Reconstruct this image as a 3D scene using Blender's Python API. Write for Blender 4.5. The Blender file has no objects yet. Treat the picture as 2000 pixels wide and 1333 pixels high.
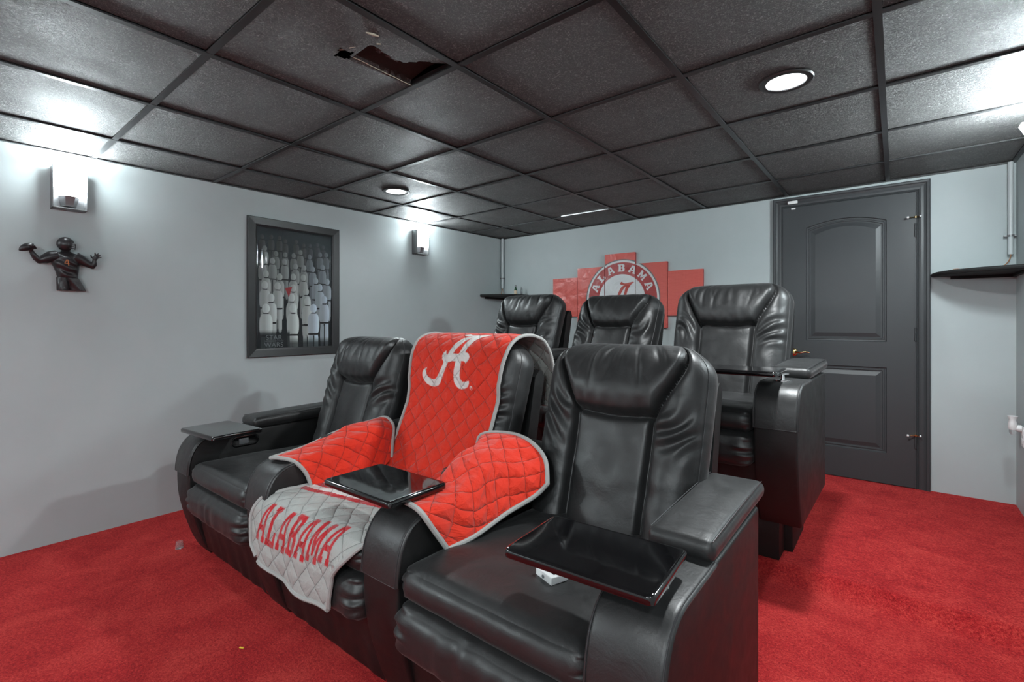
import bpy, bmesh, math, random
import numpy as np
from mathutils import Vector, Matrix, noise
from mathutils.geometry import tessellate_polygon
random.seed(7)
SC = bpy.context.scene
COL = SC.collection
# ------------------------------------------------------------ camera, world, exposure
CAM_H = 1.18
cam = bpy.data.cameras.new('camera'); cam_o = bpy.data.objects.new('camera', cam); COL.objects.link(cam_o)
cam.sensor_width = 36; cam.lens = 943.44 / 2000 * 36; cam.shift_y = -(666.5 - 630.34) / 2000
cam.clip_start = .02
cam_o.location = (0, 0, CAM_H); cam_o.rotation_euler = (math.pi / 2, 0, .672)
SC.camera = cam_o
w = bpy.data.worlds.new('world'); SC.world = w; w.use_nodes = True
w.node_tree.nodes['Background'].inputs[0].default_value = (.5, .52, .55, 1)
w.node_tree.nodes['Background'].inputs[1].default_value = .05
SC.view_settings.view_transform = 'Standard'; SC.view_settings.look = 'None'
SC.view_settings.gamma = 1; SC.view_settings.use_curve_mapping = False
SC.view_settings.exposure = 1.2
# light levels
CAN_W = (60.0, 5.0, 42.0, 5.0)        # recessed ceiling cans: rear right, rear left, two at the front
SCONCE_UP = 12.0    # lamp inside each wall sconce
SHADE_E = 55.0       # glowing glass of the sconces
COOL = (.86, .97, 1.0); NEUT = (.93, .985, 1.0)
# room constants
XL, XR, YB, YF = -3.518, .576, 4.2455, -2.6
ZP = .06
TS = .6096
GX0, GY0 = -3.0931, .6572
def zc(x, y): return CAM_H + .937 + .0089 * (x + 1.5) + .0086 * (y - 1)

# ------------------------------------------------------------ object helpers
def tag(o, label=None, cat=None, group=None, kind=None):
    if label: o['label'] = label
    if cat: o['category'] = cat
    if group: o['group'] = group
    if kind: o['kind'] = kind
    return o
def empty(name, loc=(0, 0, 0), rz=0.0):
    o = bpy.data.objects.new(name, None); COL.objects.link(o)
    o.location = loc; o.rotation_euler = (0, 0, rz); o.empty_display_size = .05
    return o
def link(name, me, m=None, parent=None, loc=None):
    o = bpy.data.objects.new(name, me); COL.objects.link(o)
    if m is not None:
        for mm in (m if isinstance(m, (list, tuple)) else [m]):
            me.materials.append(mm)
    if parent: o.parent = parent
    if loc: o.location = loc
    return o
def mesh(name, v, f, m=None, parent=None, smooth=True, loc=None, sharp=None):
    me = bpy.data.meshes.new(name)
    me.from_pydata([tuple(map(float, p)) for p in v], [], [tuple(map(int, q)) for q in f]); me.update()
    if smooth: me.polygons.foreach_set('use_smooth', [True] * len(me.polygons))
    o = link(name, me, m, parent, loc)
    if sharp is not None:
        try: me.set_sharp_from_angle(angle=math.radians(sharp))
        except Exception: pass
    return o
class G:                                   # geometry gatherer
    def __init__(s): s.v = []; s.f = []
    def add(s, v, f):
        n = len(s.v); s.v += [tuple(p) for p in v]; s.f += [tuple(i + n for i in q) for q in f]; return s
    def box(s, x0, x1, y0, y1, z0, z1):
        return s.add([(x0,y0,z0),(x1,y0,z0),(x1,y1,z0),(x0,y1,z0),(x0,y0,z1),(x1,y0,z1),(x1,y1,z1),(x0,y1,z1)],
                     [(0,3,2,1),(4,5,6,7),(0,1,5,4),(1,2,6,5),(2,3,7,6),(3,0,4,7)])
    def rbox(s, x0, x1, y0, y1, z0, z1, r=.005, seg=2):
        bm = bmesh.new(); bmesh.ops.create_cube(bm, size=1)
        for q in bm.verts:
            q.co = Vector(((x0+x1)/2 + q.co.x*(x1-x0), (y0+y1)/2 + q.co.y*(y1-y0), (z0+z1)/2 + q.co.z*(z1-z0)))
        bmesh.ops.bevel(bm, geom=bm.edges[:], offset=r, segments=seg, profile=.5, affect='EDGES')
        bm.verts.index_update()
        s.add([q.co[:] for q in bm.verts], [[q.index for q in f.verts] for f in bm.faces]); bm.free(); return s
    def tube(s, pts, r, n=8, closed=False, cap=True):
        pts = [Vector(p) for p in pts]; m = len(pts); V = []; F = []
        up = None
        for i, p in enumerate(pts):
            a = pts[(i-1) % m] if (closed or i > 0) else p
            b = pts[(i+1) % m] if (closed or i < m-1) else p
            t = (b - a).normalized()
            if up is None:
                up = Vector((0,0,1)) if abs(t.z) < .9 else Vector((1,0,0))
            e1 = (up - t * up.dot(t))
            if e1.length < 1e-6: e1 = t.orthogonal()
            e1.normalize(); e2 = t.cross(e1); up = e1
            rr = r[i] if isinstance(r, (list, tuple)) else r
            for k in range(n):
                an = 2*math.pi*k/n; V.append(p + e1*math.cos(an)*rr + e2*math.sin(an)*rr)
        for i in range(m if closed else m-1):
            j = (i+1) % m
            for k in range(n):
                l = (k+1) % n; F.append((i*n+k, j*n+k, j*n+l, i*n+l))
        if not closed and cap:
            F.append(tuple(reversed(range(n)))); F.append(tuple(range((m-1)*n, m*n)))
        return s.add([tuple(q) for q in V], F)
    def lathe(s, prof, c=(0,0,0), n=24, axis='z', cap=True):
        V = []; F = []; m = len(prof)
        for (r, h) in prof:
            for k in range(n):
                a = 2*math.pi*k/n
                p = (r*math.cos(a), r*math.sin(a), h)
                if axis == 'y': p = (p[0], p[2], p[1])
                if axis == 'x': p = (p[2], p[0], p[1])
                V.append((p[0]+c[0], p[1]+c[1], p[2]+c[2]))
        for i in range(m-1):
            for k in range(n):
                l = (k+1) % n; F.append((i*n+k, i*n+l, (i+1)*n+l, (i+1)*n+k))
        if cap and prof[0][0] > 1e-6: F.append(tuple(reversed(range(n))))
        if cap and prof[-1][0] > 1e-6: F.append(tuple(range((m-1)*n, m*n)))
        return s.add(V, F)
    def prism(s, poly, a0, a1, plane='xz'):    # polygon extruded along the third axis
        def P(p, a): return {'xz': (p[0], a, p[1]), 'yz': (a, p[0], p[1]), 'xy': (p[0], p[1], a)}[plane]
        n = len(poly)
        V = [P(p, a0) for p in poly] + [P(p, a1) for p in poly]
        F = [tuple(range(n)), tuple(reversed(range(n, 2*n)))] + [(i, i+n, (i+1) % n + n, (i+1) % n) for i in range(n)]
        return s.add(V, F)
    def out(s, name, m=None, parent=None, smooth=True, loc=None, sharp=40, fix=True):
        o = mesh(name, s.v, s.f, m, parent, smooth, loc)
        if fix:
            bm = bmesh.new(); bm.from_mesh(o.data); bmesh.ops.recalc_face_normals(bm, faces=bm.faces[:]); bm.to_mesh(o.data); bm.free()
        if smooth and sharp:
            o.data.set_sharp_from_angle(angle=math.radians(sharp))
        return o
def pipes(name, m, parent, items, n=6):
    for pts, r in items: G().tube(pts, r, n).out(name, m, parent)
def cm(pts, t):      # catmull-rom through a list, t in [0,1]
    n = len(pts) - 1; x = min(max(t * n, 0), n - 1e-9); i = int(x); f = x - i
    p = [Vector(pts[min(max(k, 0), n)]) for k in (i-1, i, i+1, i+2)]
    return .5 * ((2*p[1]) + (p[2]-p[0])*f + (2*p[0]-5*p[1]+4*p[2]-p[3])*f*f + (3*p[1]-p[0]-3*p[2]+p[3])*f**3)
def resample(pts, step):
    n = 40 * len(pts); P = [cm(pts, i/n) for i in range(n+1)]
    L = [0]
    for i in range(n): L.append(L[-1] + (P[i+1]-P[i]).length)
    m = max(2, int(L[-1]/step)); out = []; j = 0
    for k in range(m+1):
        d = L[-1]*k/m
        while j < n-1 and L[j+1] < d: j += 1
        f = (d-L[j])/max(1e-9, L[j+1]-L[j]); out.append(P[j].lerp(P[j+1], min(1, f)))
    return out
def puff(x0, x1, y0, y1, z0, z1, r, nx=24, ny=24, nz=10, bulge=(0,0,0), fn=None):
    """soft rounded cushion: a gridded box pushed out to a radius, faces bulged; returns G"""
    h = Vector(((x1-x0)/2, (y1-y0)/2, (z1-z0)/2)); c = Vector(((x0+x1)/2, (y0+y1)/2, (z0+z1)/2))
    def ax(n, hh, r):                        # samples denser near the rounded ends
        r = min(r, hh); k = 5
        e = [-hh + r*(1-math.cos(math.pi/2*i/k)) for i in range(k)]
        inner = [-hh + r + (2*hh-2*r)*i/max(1, n-2*k) for i in range(max(1, n-2*k)+1)]
        return e + inner + [-q for q in reversed(e)]
    X, Y, Z = ax(nx, h.x, r), ax(ny, h.y, r), ax(nz, h.z, r)
    idx = {}; V = []; F = []
    def vid(q):
        key = (round(q[0], 6), round(q[1], 6), round(q[2], 6))
        if key in idx: return idx[key]
        p = Vector(q); rr = Vector((min(r, h.x), min(r, h.y), min(r, h.z)))
        inn = Vector([max(-(h[i]-rr[i]), min(h[i]-rr[i], p[i])) for i in range(3)])
        d = p - inn
        if d.length > 1e-9:
            dn = Vector([d[i]/rr[i] for i in range(3)]); m = max(abs(a) for a in dn); l = dn.length
            o = inn + Vector([dn[i]/l*m*rr[i] for i in range(3)])
        else: o = inn
        a = [max(-1, min(1, p[i]/h[i])) for i in range(3)]
        for i in range(3):
            if bulge[i]:
                j, k2 = (i+1) % 3, (i+2) % 3
                o[i] += a[i]*bulge[i]*(1-a[j]**4)*(1-a[k2]**4)
        o = o + c
        if fn: o = Vector(fn(o, a))
        idx[key] = len(V); V.append(o[:]); return idx[key]
    def face(A, B, put):
        for i in range(len(A)-1):
            for j in range(len(B)-1):
                F.append([vid(put(A[i], B[j])), vid(put(A[i+1], B[j])), vid(put(A[i+1], B[j+1])), vid(put(A[i], B[j+1]))])
    for s in (-1, 1):
        face(X, Y, lambda a, b: (a, b, s*h.z)); face(X, Z, lambda a, b: (a, s*h.y, b)); face(Y, Z, lambda a, b: (s*h.x, a, b))
    g = G(); F2 = [f for f in F if len(set(f)) > 2]
    g.add(V, F2); return g
def nz(x, y, z=0.0): return noise.noise(Vector((x, y, z)))

# ------------------------------------------------------------ materials
def mat(name, base, rough=.5, metal=0.0, spec=.5, emit=None, est=0.0, coat=0.0, trans=0.0, ior=1.45, alpha=1.0):
    m = bpy.data.materials.new(name); m.use_nodes = True
    b = m.node_tree.nodes['Principled BSDF']
    b.inputs['Base Color'].default_value = (*base, 1); b.inputs['Roughness'].default_value = rough
    b.inputs['Metallic'].default_value = metal; b.inputs['Specular IOR Level'].default_value = spec
    b.inputs['Coat Weight'].default_value = coat; b.inputs['Transmission Weight'].default_value = trans
    b.inputs['IOR'].default_value = ior; b.inputs['Alpha'].default_value = alpha
    if emit: b.inputs['Emission Color'].default_value = (*emit, 1); b.inputs['Emission Strength'].default_value = est
    return m
def nd(m, t, **k):
    n = m.node_tree.nodes.new(t)
    for a, v in k.items():
        if a.startswith('i_'):
            key = a[2:].replace('_', ' ')
            n.inputs[int(key) if key.isdigit() else key].default_value = v
        else: setattr(n, a, v)
    return n
def lk(m, a, ao, b, bi): m.node_tree.links.new(a.outputs[ao], b.inputs[bi])
def bsdf(m): return m.node_tree.nodes['Principled BSDF']
def coords(m, kind='Object', scale=(1,1,1), rand=False):
    tc = nd(m, 'ShaderNodeTexCoord'); mp = nd(m, 'ShaderNodeMapping'); mp.inputs['Scale'].default_value = scale
    lk(m, tc, kind, mp, 'Vector')
    if rand:
        oi = nd(m, 'ShaderNodeObjectInfo'); ml = nd(m, 'ShaderNodeMath', operation='MULTIPLY', i_1=37.0)
        lk(m, oi, 'Random', ml, 0); cb = nd(m, 'ShaderNodeCombineXYZ'); lk(m, ml, 0, cb, 0); lk(m, ml, 0, cb, 1); lk(m, cb, 0, mp, 'Location')
    return mp
def noise_n(m, mp, scale, detail=3, rough=.5, dist=0.0):
    n = nd(m, 'ShaderNodeTexNoise'); n.inputs['Scale'].default_value = scale; n.inputs['Detail'].default_value = detail
    n.inputs['Roughness'].default_value = rough; n.inputs['Distortion'].default_value = dist
    lk(m, mp, 'Vector', n, 'Vector'); return n
def ramp(m, src, so, stops):
    r = nd(m, 'ShaderNodeValToRGB'); e = r.color_ramp.elements
    while len(e) < len(stops): e.new(.5)
    for i, (p, c) in enumerate(stops): e[i].position = p; e[i].color = (*c, 1) if len(c) == 3 else c
    lk(m, src, so, r, 'Fac'); return r
def bump(m, src, so, strength, dist, prev=None):
    b = nd(m, 'ShaderNodeBump'); b.inputs['Strength'].default_value = strength; b.inputs['Distance'].default_value = dist
    lk(m, src, so, b, 'Height')
    if prev: lk(m, prev, 'Normal', b, 'Normal')
    return b

# wall paint
M_wall = mat('wall_paint', (.29, .31, .32), .55, spec=.35)
_mp = coords(M_wall); _n = noise_n(M_wall, _mp, 1.6, 5, .6)
_r = ramp(M_wall, _n, 'Fac', [(.3, (.40, .445, .45)), (.75, (.44, .49, .495))]); lk(M_wall, _r, 'Color', bsdf(M_wall), 'Base Color')
_n2 = noise_n(M_wall, _mp, 140, 3); _n3 = noise_n(M_wall, _mp, 6, 2)
_b = bump(M_wall, _n2, 'Fac', .12, .002); _b = bump(M_wall, _n3, 'Fac', .15, .01, _b); lk(M_wall, _b, 'Normal', bsdf(M_wall), 'Normal')
# carpet
M_carpet = mat('red_carpet', (.4, .02, .03), .95, spec=.1)
_mp = coords(M_carpet); _n = noise_n(M_carpet, _mp, 260, 4, .7); _nb = noise_n(M_carpet, _mp, 5.5, 4, .65, .6)
_nc = noise_n(M_carpet, _mp, 105, 3, .7, .4)
_mx = nd(M_carpet, 'ShaderNodeMath', operation='MULTIPLY_ADD', i_1=.45, i_2=0.0); lk(M_carpet, _n, 'Fac', _mx, 0)
_m2 = nd(M_carpet, 'ShaderNodeMath', operation='MULTIPLY_ADD', i_1=.30); lk(M_carpet, _nb, 'Fac', _m2, 0); lk(M_carpet, _mx, 0, _m2, 2)
_m3 = nd(M_carpet, 'ShaderNodeMath', operation='MULTIPLY_ADD', i_1=.45); lk(M_carpet, _nc, 'Fac', _m3, 0); lk(M_carpet, _m2, 0, _m3, 2)
_r = ramp(M_carpet, _m3, 0, [(.44, (.24, .005, .009)), (.58, (.60, .024, .029)), (.74, (.92, .10, .08))]); lk(M_carpet, _r, 'Color', bsdf(M_carpet), 'Base Color')
_b = bump(M_carpet, _n, 'Fac', .9, .012); _b = bump(M_carpet, _nc, 'Fac', .9, .012, _b); lk(M_carpet, _b, 'Normal', bsdf(M_carpet), 'Normal')
bsdf(M_carpet).inputs['Sheen Weight'].default_value = .3; bsdf(M_carpet).inputs['Sheen Tint'].default_value = (.9, .2, .2, 1)
# ceiling tile
M_tile = mat('ceiling_tile', (.02, .02, .02), .42, spec=1.0)
_mp = coords(M_tile, rand=True); _n = noise_n(M_tile, _mp, 62, 5, .72, 2.6); _n2 = noise_n(M_tile, _mp, 260, 3, .6, 1.0); _n3 = noise_n(M_tile, _mp, 4, 3, .5)
_r = ramp(M_tile, _n, 'Fac', [(.0, (.022, .0215, .021)), (.52, (.038, .037, .036)), (.66, (.26, .26, .25))]); lk(M_tile, _r, 'Color', bsdf(M_tile), 'Base Color')
_rr = ramp(M_tile, _n3, 'Fac', [(.3, (.46,)*3), (.7, (.60,)*3)]); lk(M_tile, _rr, 'Color', bsdf(M_tile), 'Roughness')
_b = bump(M_tile, _n, 'Fac', .75, .014); _b = bump(M_tile, _n2, 'Fac', .5, .003, _b); lk(M_tile, _b, 'Normal', bsdf(M_tile), 'Normal')
M_grid = mat('ceiling_grid', (.022, .022, .023), .38, spec=.6)
M_torn = mat('torn_backing', (.020, .0135, .011), .8)
M_tear = mat('torn_fibre', (.45, .42, .33), .9)
M_void = mat('plenum', (.01, .009, .009), .9)
M_gap_glow = mat('light_gap', (.6, .62, .65), .5, emit=COOL, est=.55)  # glowing strip standing in for light at a tile gap
# leather
def leather(name, base=.014, rough=.44, big=.22):
    m = mat(name, (base, base, base*1.03), rough, spec=.62)
    mp = coords(m, rand=True); v = nd(m, 'ShaderNodeTexVoronoi'); v.inputs['Scale'].default_value = 420; lk(m, mp, 'Vector', v, 'Vector')
    n = noise_n(m, mp, 14, 4, .55, .5); n2 = noise_n(m, mp, 90, 2)
    b = bump(m, v, 'Distance', .10, .0008); b = bump(m, n, 'Fac', big, .012, b); b = bump(m, n2, 'Fac', .06, .002, b)
    lk(m, b, 'Normal', bsdf(m), 'Normal')
    bsdf(m).inputs['Sheen Weight'].default_value = .07 if base > .01 else 0; bsdf(m).inputs['Sheen Roughness'].default_value = .35
    r = ramp(m, n, 'Fac', [(.3, (rough-.05,)*3), (.7, (rough+.07,)*3)]); lk(m, r, 'Color', bsdf(m), 'Roughness')
    return m
M_lea = leather('black_leather'); M_lea2 = leather('black_leather_panel', .0045, .48, .10)
M_stitch = mat('stitching', (.05, .05, .052), .55)
M_piping = mat('piping', (.03, .03, .032), .35)
M_black = mat('black_base', (.006, .006, .006), .6)
M_lac = mat('black_lacquer', (.004, .004, .0045), .07, spec=.6, coat=.5)
_mp = coords(M_lac, rand=True); _n = noise_n(M_lac, _mp, 14, 5, .65, 1.5); _r = ramp(M_lac, _n, 'Fac', [(.5, (.06,)*3), (.78, (.22,)*3)]); lk(M_lac, _r, 'Color', bsdf(M_lac), 'Roughness')
M_chrome = mat('chrome', (.75, .75, .76), .12, 1.0)
M_brass = mat('brass', (.75, .52, .22), .16, 1.0)
M_silver = mat('brushed_silver', (.20, .20, .205), .45, .8)
M_white = mat('white_plastic', (.72, .72, .72), .35)
M_grayp = mat('gray_plastic', (.16, .17, .18), .4)
M_screen = mat('dark_screen', (.05, .055, .06), .15)
M_clear = mat('clear_glass', (.95, .95, .95), .05, trans=.9)
M_copper = mat('copper_wire', (.72, .36, .20), .3, .9)
M_pipe = mat('painted_conduit', (.46, .49, .50), .32, spec=.6)
M_shade = mat('sconce_glass', (.9, .9, .9), .4, emit=COOL, est=SHADE_E)
M_shade_fill = mat('fill_sconce_glass', (.9, .9, .9), .4, emit=COOL, est=SHADE_E*5.0)  # stronger glow for the added fill sconces at the front
M_shade3 = mat('sconce_glass_right', (.9, .9, .9), .4, emit=COOL, est=SHADE_E*2.6)
M_bulb = mat('lit_lens', (1, 1, 1), .4, emit=NEUT, est=14.0)
M_door = mat('door_paint', (.040, .043, .046), .42, spec=.5)
_mp = coords(M_door, scale=(1, 1, .12)); _n = noise_n(M_door, _mp, 160, 3); _b = bump(M_door, _n, 'Fac', .12, .001); lk(M_door, _b, 'Normal', bsdf(M_door), 'Normal')
M_shelf = mat('black_shelf', (.012, .012, .012), .8)
M_frame = mat('poster_frame', (.022, .022, .023), .35)
M_statue = mat('dark_bronze', (.022, .019, .021), .33, spec=.6, metal=.25)
_mp = coords(M_statue); _n = noise_n(M_statue, _mp, 60, 4); _b = bump(M_statue, _n, 'Fac', .3, .003); lk(M_statue, _b, 'Normal', bsdf(M_statue), 'Normal')
M_orange = mat('orange_paint', (.42, .12, .03), .5)
M_green = mat('green_glass', (.02, .07, .035), .15)
M_paperl = mat('bottle_label', (.62, .50, .36), .6)
M_yellow = mat('yellow_crumb', (.8, .5, .05), .7)
# cloth: red/grey pigment read from the vertex attribute 'dye', quilting relief from UVs
def cloth(name, attr=None, base=(.55, .022, .018)):
    m = mat(name, base, .8, spec=.2)
    if attr:
        a = nd(m, 'ShaderNodeAttribute', attribute_name=attr); lk(m, a, 'Color', bsdf(m), 'Base Color')
    mp = coords(m, 'UV'); n = noise_n(m, mp, 9, 5, .6, .8); n2 = noise_n(m, mp, 900, 2)
    sep = nd(m, 'ShaderNodeSeparateXYZ'); lk(m, mp, 'Vector', sep, 0)
    outs = []
    for sgn in (1, -1):
        s0_ = nd(m, 'ShaderNodeMath', operation='MULTIPLY_ADD', i_1=float(sgn)); lk(m, sep, 'Y', s0_, 0); lk(m, sep, 'X', s0_, 2)
        s = nd(m, 'ShaderNodeMath', operation='MULTIPLY_ADD', i_1=.035); lk(m, n, 'Fac', s, 0); lk(m, s0_, 0, s, 2)
        q = nd(m, 'ShaderNodeMath', operation='MULTIPLY', i_1=1/.092); lk(m, s, 0, q, 0)
        fr = nd(m, 'ShaderNodeMath', operation='PINGPONG', i_1=.5); lk(m, q, 0, fr, 0)
        p = nd(m, 'ShaderNodeMath', operation='POWER', i_1=.45); lk(m, fr, 0, p, 0); outs.append(p)
    mn = nd(m, 'ShaderNodeMath', operation='MINIMUM'); lk(m, outs[0], 0, mn, 0); lk(m, outs[1], 0, mn, 1)
    b = bump(m, mn, 0, .95, .014); b = bump(m, n, 'Fac', .8, .02, b); b = bump(m, n2, 'Fac', .15, .001, b)
    lk(m, b, 'Normal', bsdf(m), 'Normal'); bsdf(m).inputs['Sheen Weight'].default_value = .15
    th = nd(m, 'ShaderNodeMath', operation='GREATER_THAN', i_1=.15); lk(m, mn, 0, th, 0)      # quilt lines darkened: groove shade put into the colour
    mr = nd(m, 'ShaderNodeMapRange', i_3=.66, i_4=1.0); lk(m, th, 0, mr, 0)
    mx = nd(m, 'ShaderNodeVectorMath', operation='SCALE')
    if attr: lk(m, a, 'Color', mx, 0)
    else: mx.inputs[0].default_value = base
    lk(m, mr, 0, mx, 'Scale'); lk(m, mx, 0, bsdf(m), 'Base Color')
    return m
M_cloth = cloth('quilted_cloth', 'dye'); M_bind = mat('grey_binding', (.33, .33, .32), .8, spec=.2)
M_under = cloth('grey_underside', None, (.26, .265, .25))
def print_mat(name, rough=.4, b=None):
    m = mat(name, (.5, .5, .5), rough); a = nd(m, 'ShaderNodeAttribute', attribute_name='dye'); lk(m, a, 'Color', bsdf(m), 'Base Color')
    return m
M_canvas = print_mat('printed_vinyl', .33)
_mp = coords(M_canvas); _n = noise_n(M_canvas, _mp, 8, 3, .5, .6); _b = bump(M_canvas, _n, 'Fac', .5, .03); lk(M_canvas, _b, 'Normal', bsdf(M_canvas), 'Normal')
M_canvas2 = print_mat('printed_mesh_vinyl', .33)
_mp = coords(M_canvas2); _v = nd(M_canvas2, 'ShaderNodeTexVoronoi', i_Scale=95.0, i_Randomness=.12); lk(M_canvas2, _mp, 'Vector', _v, 'Vector')
_b = bump(M_canvas2, _v, 'Distance', .7, .006); lk(M_canvas2, _b, 'Normal', bsdf(M_canvas2), 'Normal')
M_print = print_mat('poster_print', .6)
M_acrylic = mat('poster_acrylic', (1, 1, 1), .03, trans=1.0, ior=1.3)
_mp = coords(M_acrylic, scale=(1, 55, 1.2)); _n = noise_n(M_acrylic, _mp, 1.0, 2, .5); _b = bump(M_acrylic, _n, 'Fac', 1.0, .0013); lk(M_acrylic, _b, 'Normal', bsdf(M_acrylic), 'Normal')

# ------------------------------------------------------------ lettering (even-odd polygons, sampled as dye)
LOGO=[(0.609,1.0),(0.624,0.966),(0.68,0.944),(0.756,0.944),(0.827,0.959),(0.946,0.978),(1.0,0.966),(0.955,0.937),(0.902,0.899),(0.854,0.837),(0.817,0.781),(0.784,0.708),(0.757,0.634),(0.745,0.576),(0.777,0.574),(0.818,0.556),(0.843,0.511),(0.839,0.464),(0.822,0.433),(0.794,0.403),(0.779,0.429),(0.746,0.438),(0.714,0.441),(0.714,0.358),(0.712,0.288),(0.71,0.205),(0.729,0.161),(0.768,0.125),(0.818,0.126),(0.884,0.148),(0.887,0.117),(0.869,0.064),(0.828,0.03),(0.77,0.011),(0.708,0.011),(0.655,0.048),(0.62,0.101),(0.603,0.182),(0.6,0.276),(0.609,0.372),(0.617,0.43),(0.544,0.425),(0.496,0.406),(0.477,0.401),(0.461,0.333),(0.43,0.246),(0.398,0.158),(0.364,0.082),(0.323,0.029),(0.249,0.0),(0.164,0.003),(0.091,0.036),(0.033,0.091),(0.003,0.15),(0.0,0.212),(0.022,0.265),(0.084,0.302),(0.07,0.257),(0.081,0.196),(0.117,0.15),(0.173,0.126),(0.232,0.114),(0.281,0.138),(0.32,0.197),(0.355,0.274),(0.387,0.362),(0.396,0.406),(0.359,0.445),(0.34,0.505),(0.352,0.555),(0.39,0.593),(0.405,0.547),(0.435,0.519),(0.469,0.626),(0.521,0.739),(0.578,0.829),(0.645,0.875),(0.704,0.893),(0.627,0.895),(0.567,0.902),(0.534,0.931),(0.546,0.963),(0.579,0.991)]
LOGO_H=[(0.732,0.855),(0.701,0.823),(0.656,0.772),(0.609,0.696),(0.562,0.62),(0.535,0.543),(0.646,0.552),(0.664,0.627),(0.685,0.701),(0.709,0.787)]
GL = {
 'A': [[(0,0),(.36,0),(.36,.15),(.28,.15),(.31,.28),(.69,.28),(.72,.15),(.64,.15),(.64,0),(1,0),(1,.15),(.93,.15),(.70,1),(.30,1),(.07,.15),(0,.15)], [(.36,.42),(.64,.42),(.53,.82),(.47,.82)]],
 'L': [[(0,0),(.95,0),(.95,.38),(.75,.38),(.75,.16),(.44,.16),(.44,.85),(.57,.85),(.57,1),(0,1),(0,.85),(.13,.85),(.13,.15),(0,.15)]],
 'B': [[(0,0),(.78,0),(.97,.14),(.97,.4),(.84,.51),(.94,.62),(.94,.86),(.76,1),(0,1),(0,.85),(.12,.85),(.12,.15),(0,.15)], [(.42,.15),(.60,.15),(.66,.2),(.66,.38),(.6,.43),(.42,.43)], [(.42,.58),(.59,.58),(.64,.63),(.64,.8),(.58,.85),(.42,.85)]],
 'M': [[(0,0),(.33,0),(.33,.15),(.25,.15),(.25,.62),(.43,.15),(.57,.15),(.75,.62),(.75,.15),(.67,.15),(.67,0),(1,0),(1,.15),(.96,.15),(.96,.85),(1,.85),(1,1),(.72,1),(.5,.48),(.28,1),(0,1),(0,.85),(.04,.85),(.04,.15),(0,.15)]],
}
def inside(P, polys):        # P (n,2) -> bool even-odd
    r = np.zeros(len(P), bool)
    for poly in polys:
        q = np.array(poly, float); x, y = P[:, 0], P[:, 1]; j = len(q)-1
        for i in range(len(q)):
            xi, yi, xj, yj = q[i][0], q[i][1], q[j][0], q[j][1]
            if yi != yj:
                c = ((yi > y) != (yj > y)) & (x < (xj-xi)*(y-yi)/(yj-yi)+xi); r ^= c
            j = i
    return r
def cover(P, polys, h):      # antialiased coverage
    a = np.zeros(len(P))
    for dx in (-.33, 0, .33):
        for dy in (-.33, 0, .33): a += inside(P + np.array([dx*h, dy*h]), polys)
    return a / 9
def set_dye(me, C):
    ca = me.color_attributes.new('dye', 'FLOAT_COLOR', 'POINT')
    C4 = np.ones((len(C), 4), np.float32); C4[:, :3] = C; ca.data.foreach_set('color', C4.ravel())
def xf(polys, cx, cy, sx, sy, rot=0):   # unit glyph -> placed, pivot at glyph base centre
    c, s = math.cos(rot), math.sin(rot); out = []
    for p in polys: out.append([(cx + (x-.5)*sx*c - y*sy*s, cy + (x-.5)*sx*s + y*sy*c) for x, y in p])
    return out

# ------------------------------------------------------------ room shell
tag(G().box(XL-.1, XR+.1, YF-.1, YB+.1, -.1, 0).out('floor', M_carpet, smooth=False), kind='structure')
PE = 2.548
pf = G(); prof = [(PE+.4, 0), (PE-.085, 0), (PE-.060, .006), (PE-.020, .034), (PE-.004, ZP-.008), (PE+.006, ZP-.002), (PE+.018, ZP), (YB, ZP), (YB, 0)]
pf.prism([(y, z) for y, z in prof], XL, XR, 'yz')
tag(pf.out('trim_1', M_carpet, sharp=50), label='raised carpeted floor step under the rear seats', kind='structure')
def wall(name, b): return tag(G().box(*b).out(name, M_wall, smooth=False), kind='structure')
ZT = 2.4
wall('wall_left', (XL-.1, XL, YF, YB, -.05, ZT)); wall('wall_right', (XR, XR+.1, YF, YB, -.05, ZT))
wall('wall_back', (XL-.1, XR+.1, YB, YB+.1, -.05, ZT)); wall('wall_front', (XL-.1, XR+.1, YF-.1, YF, -.05, ZT))

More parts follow.
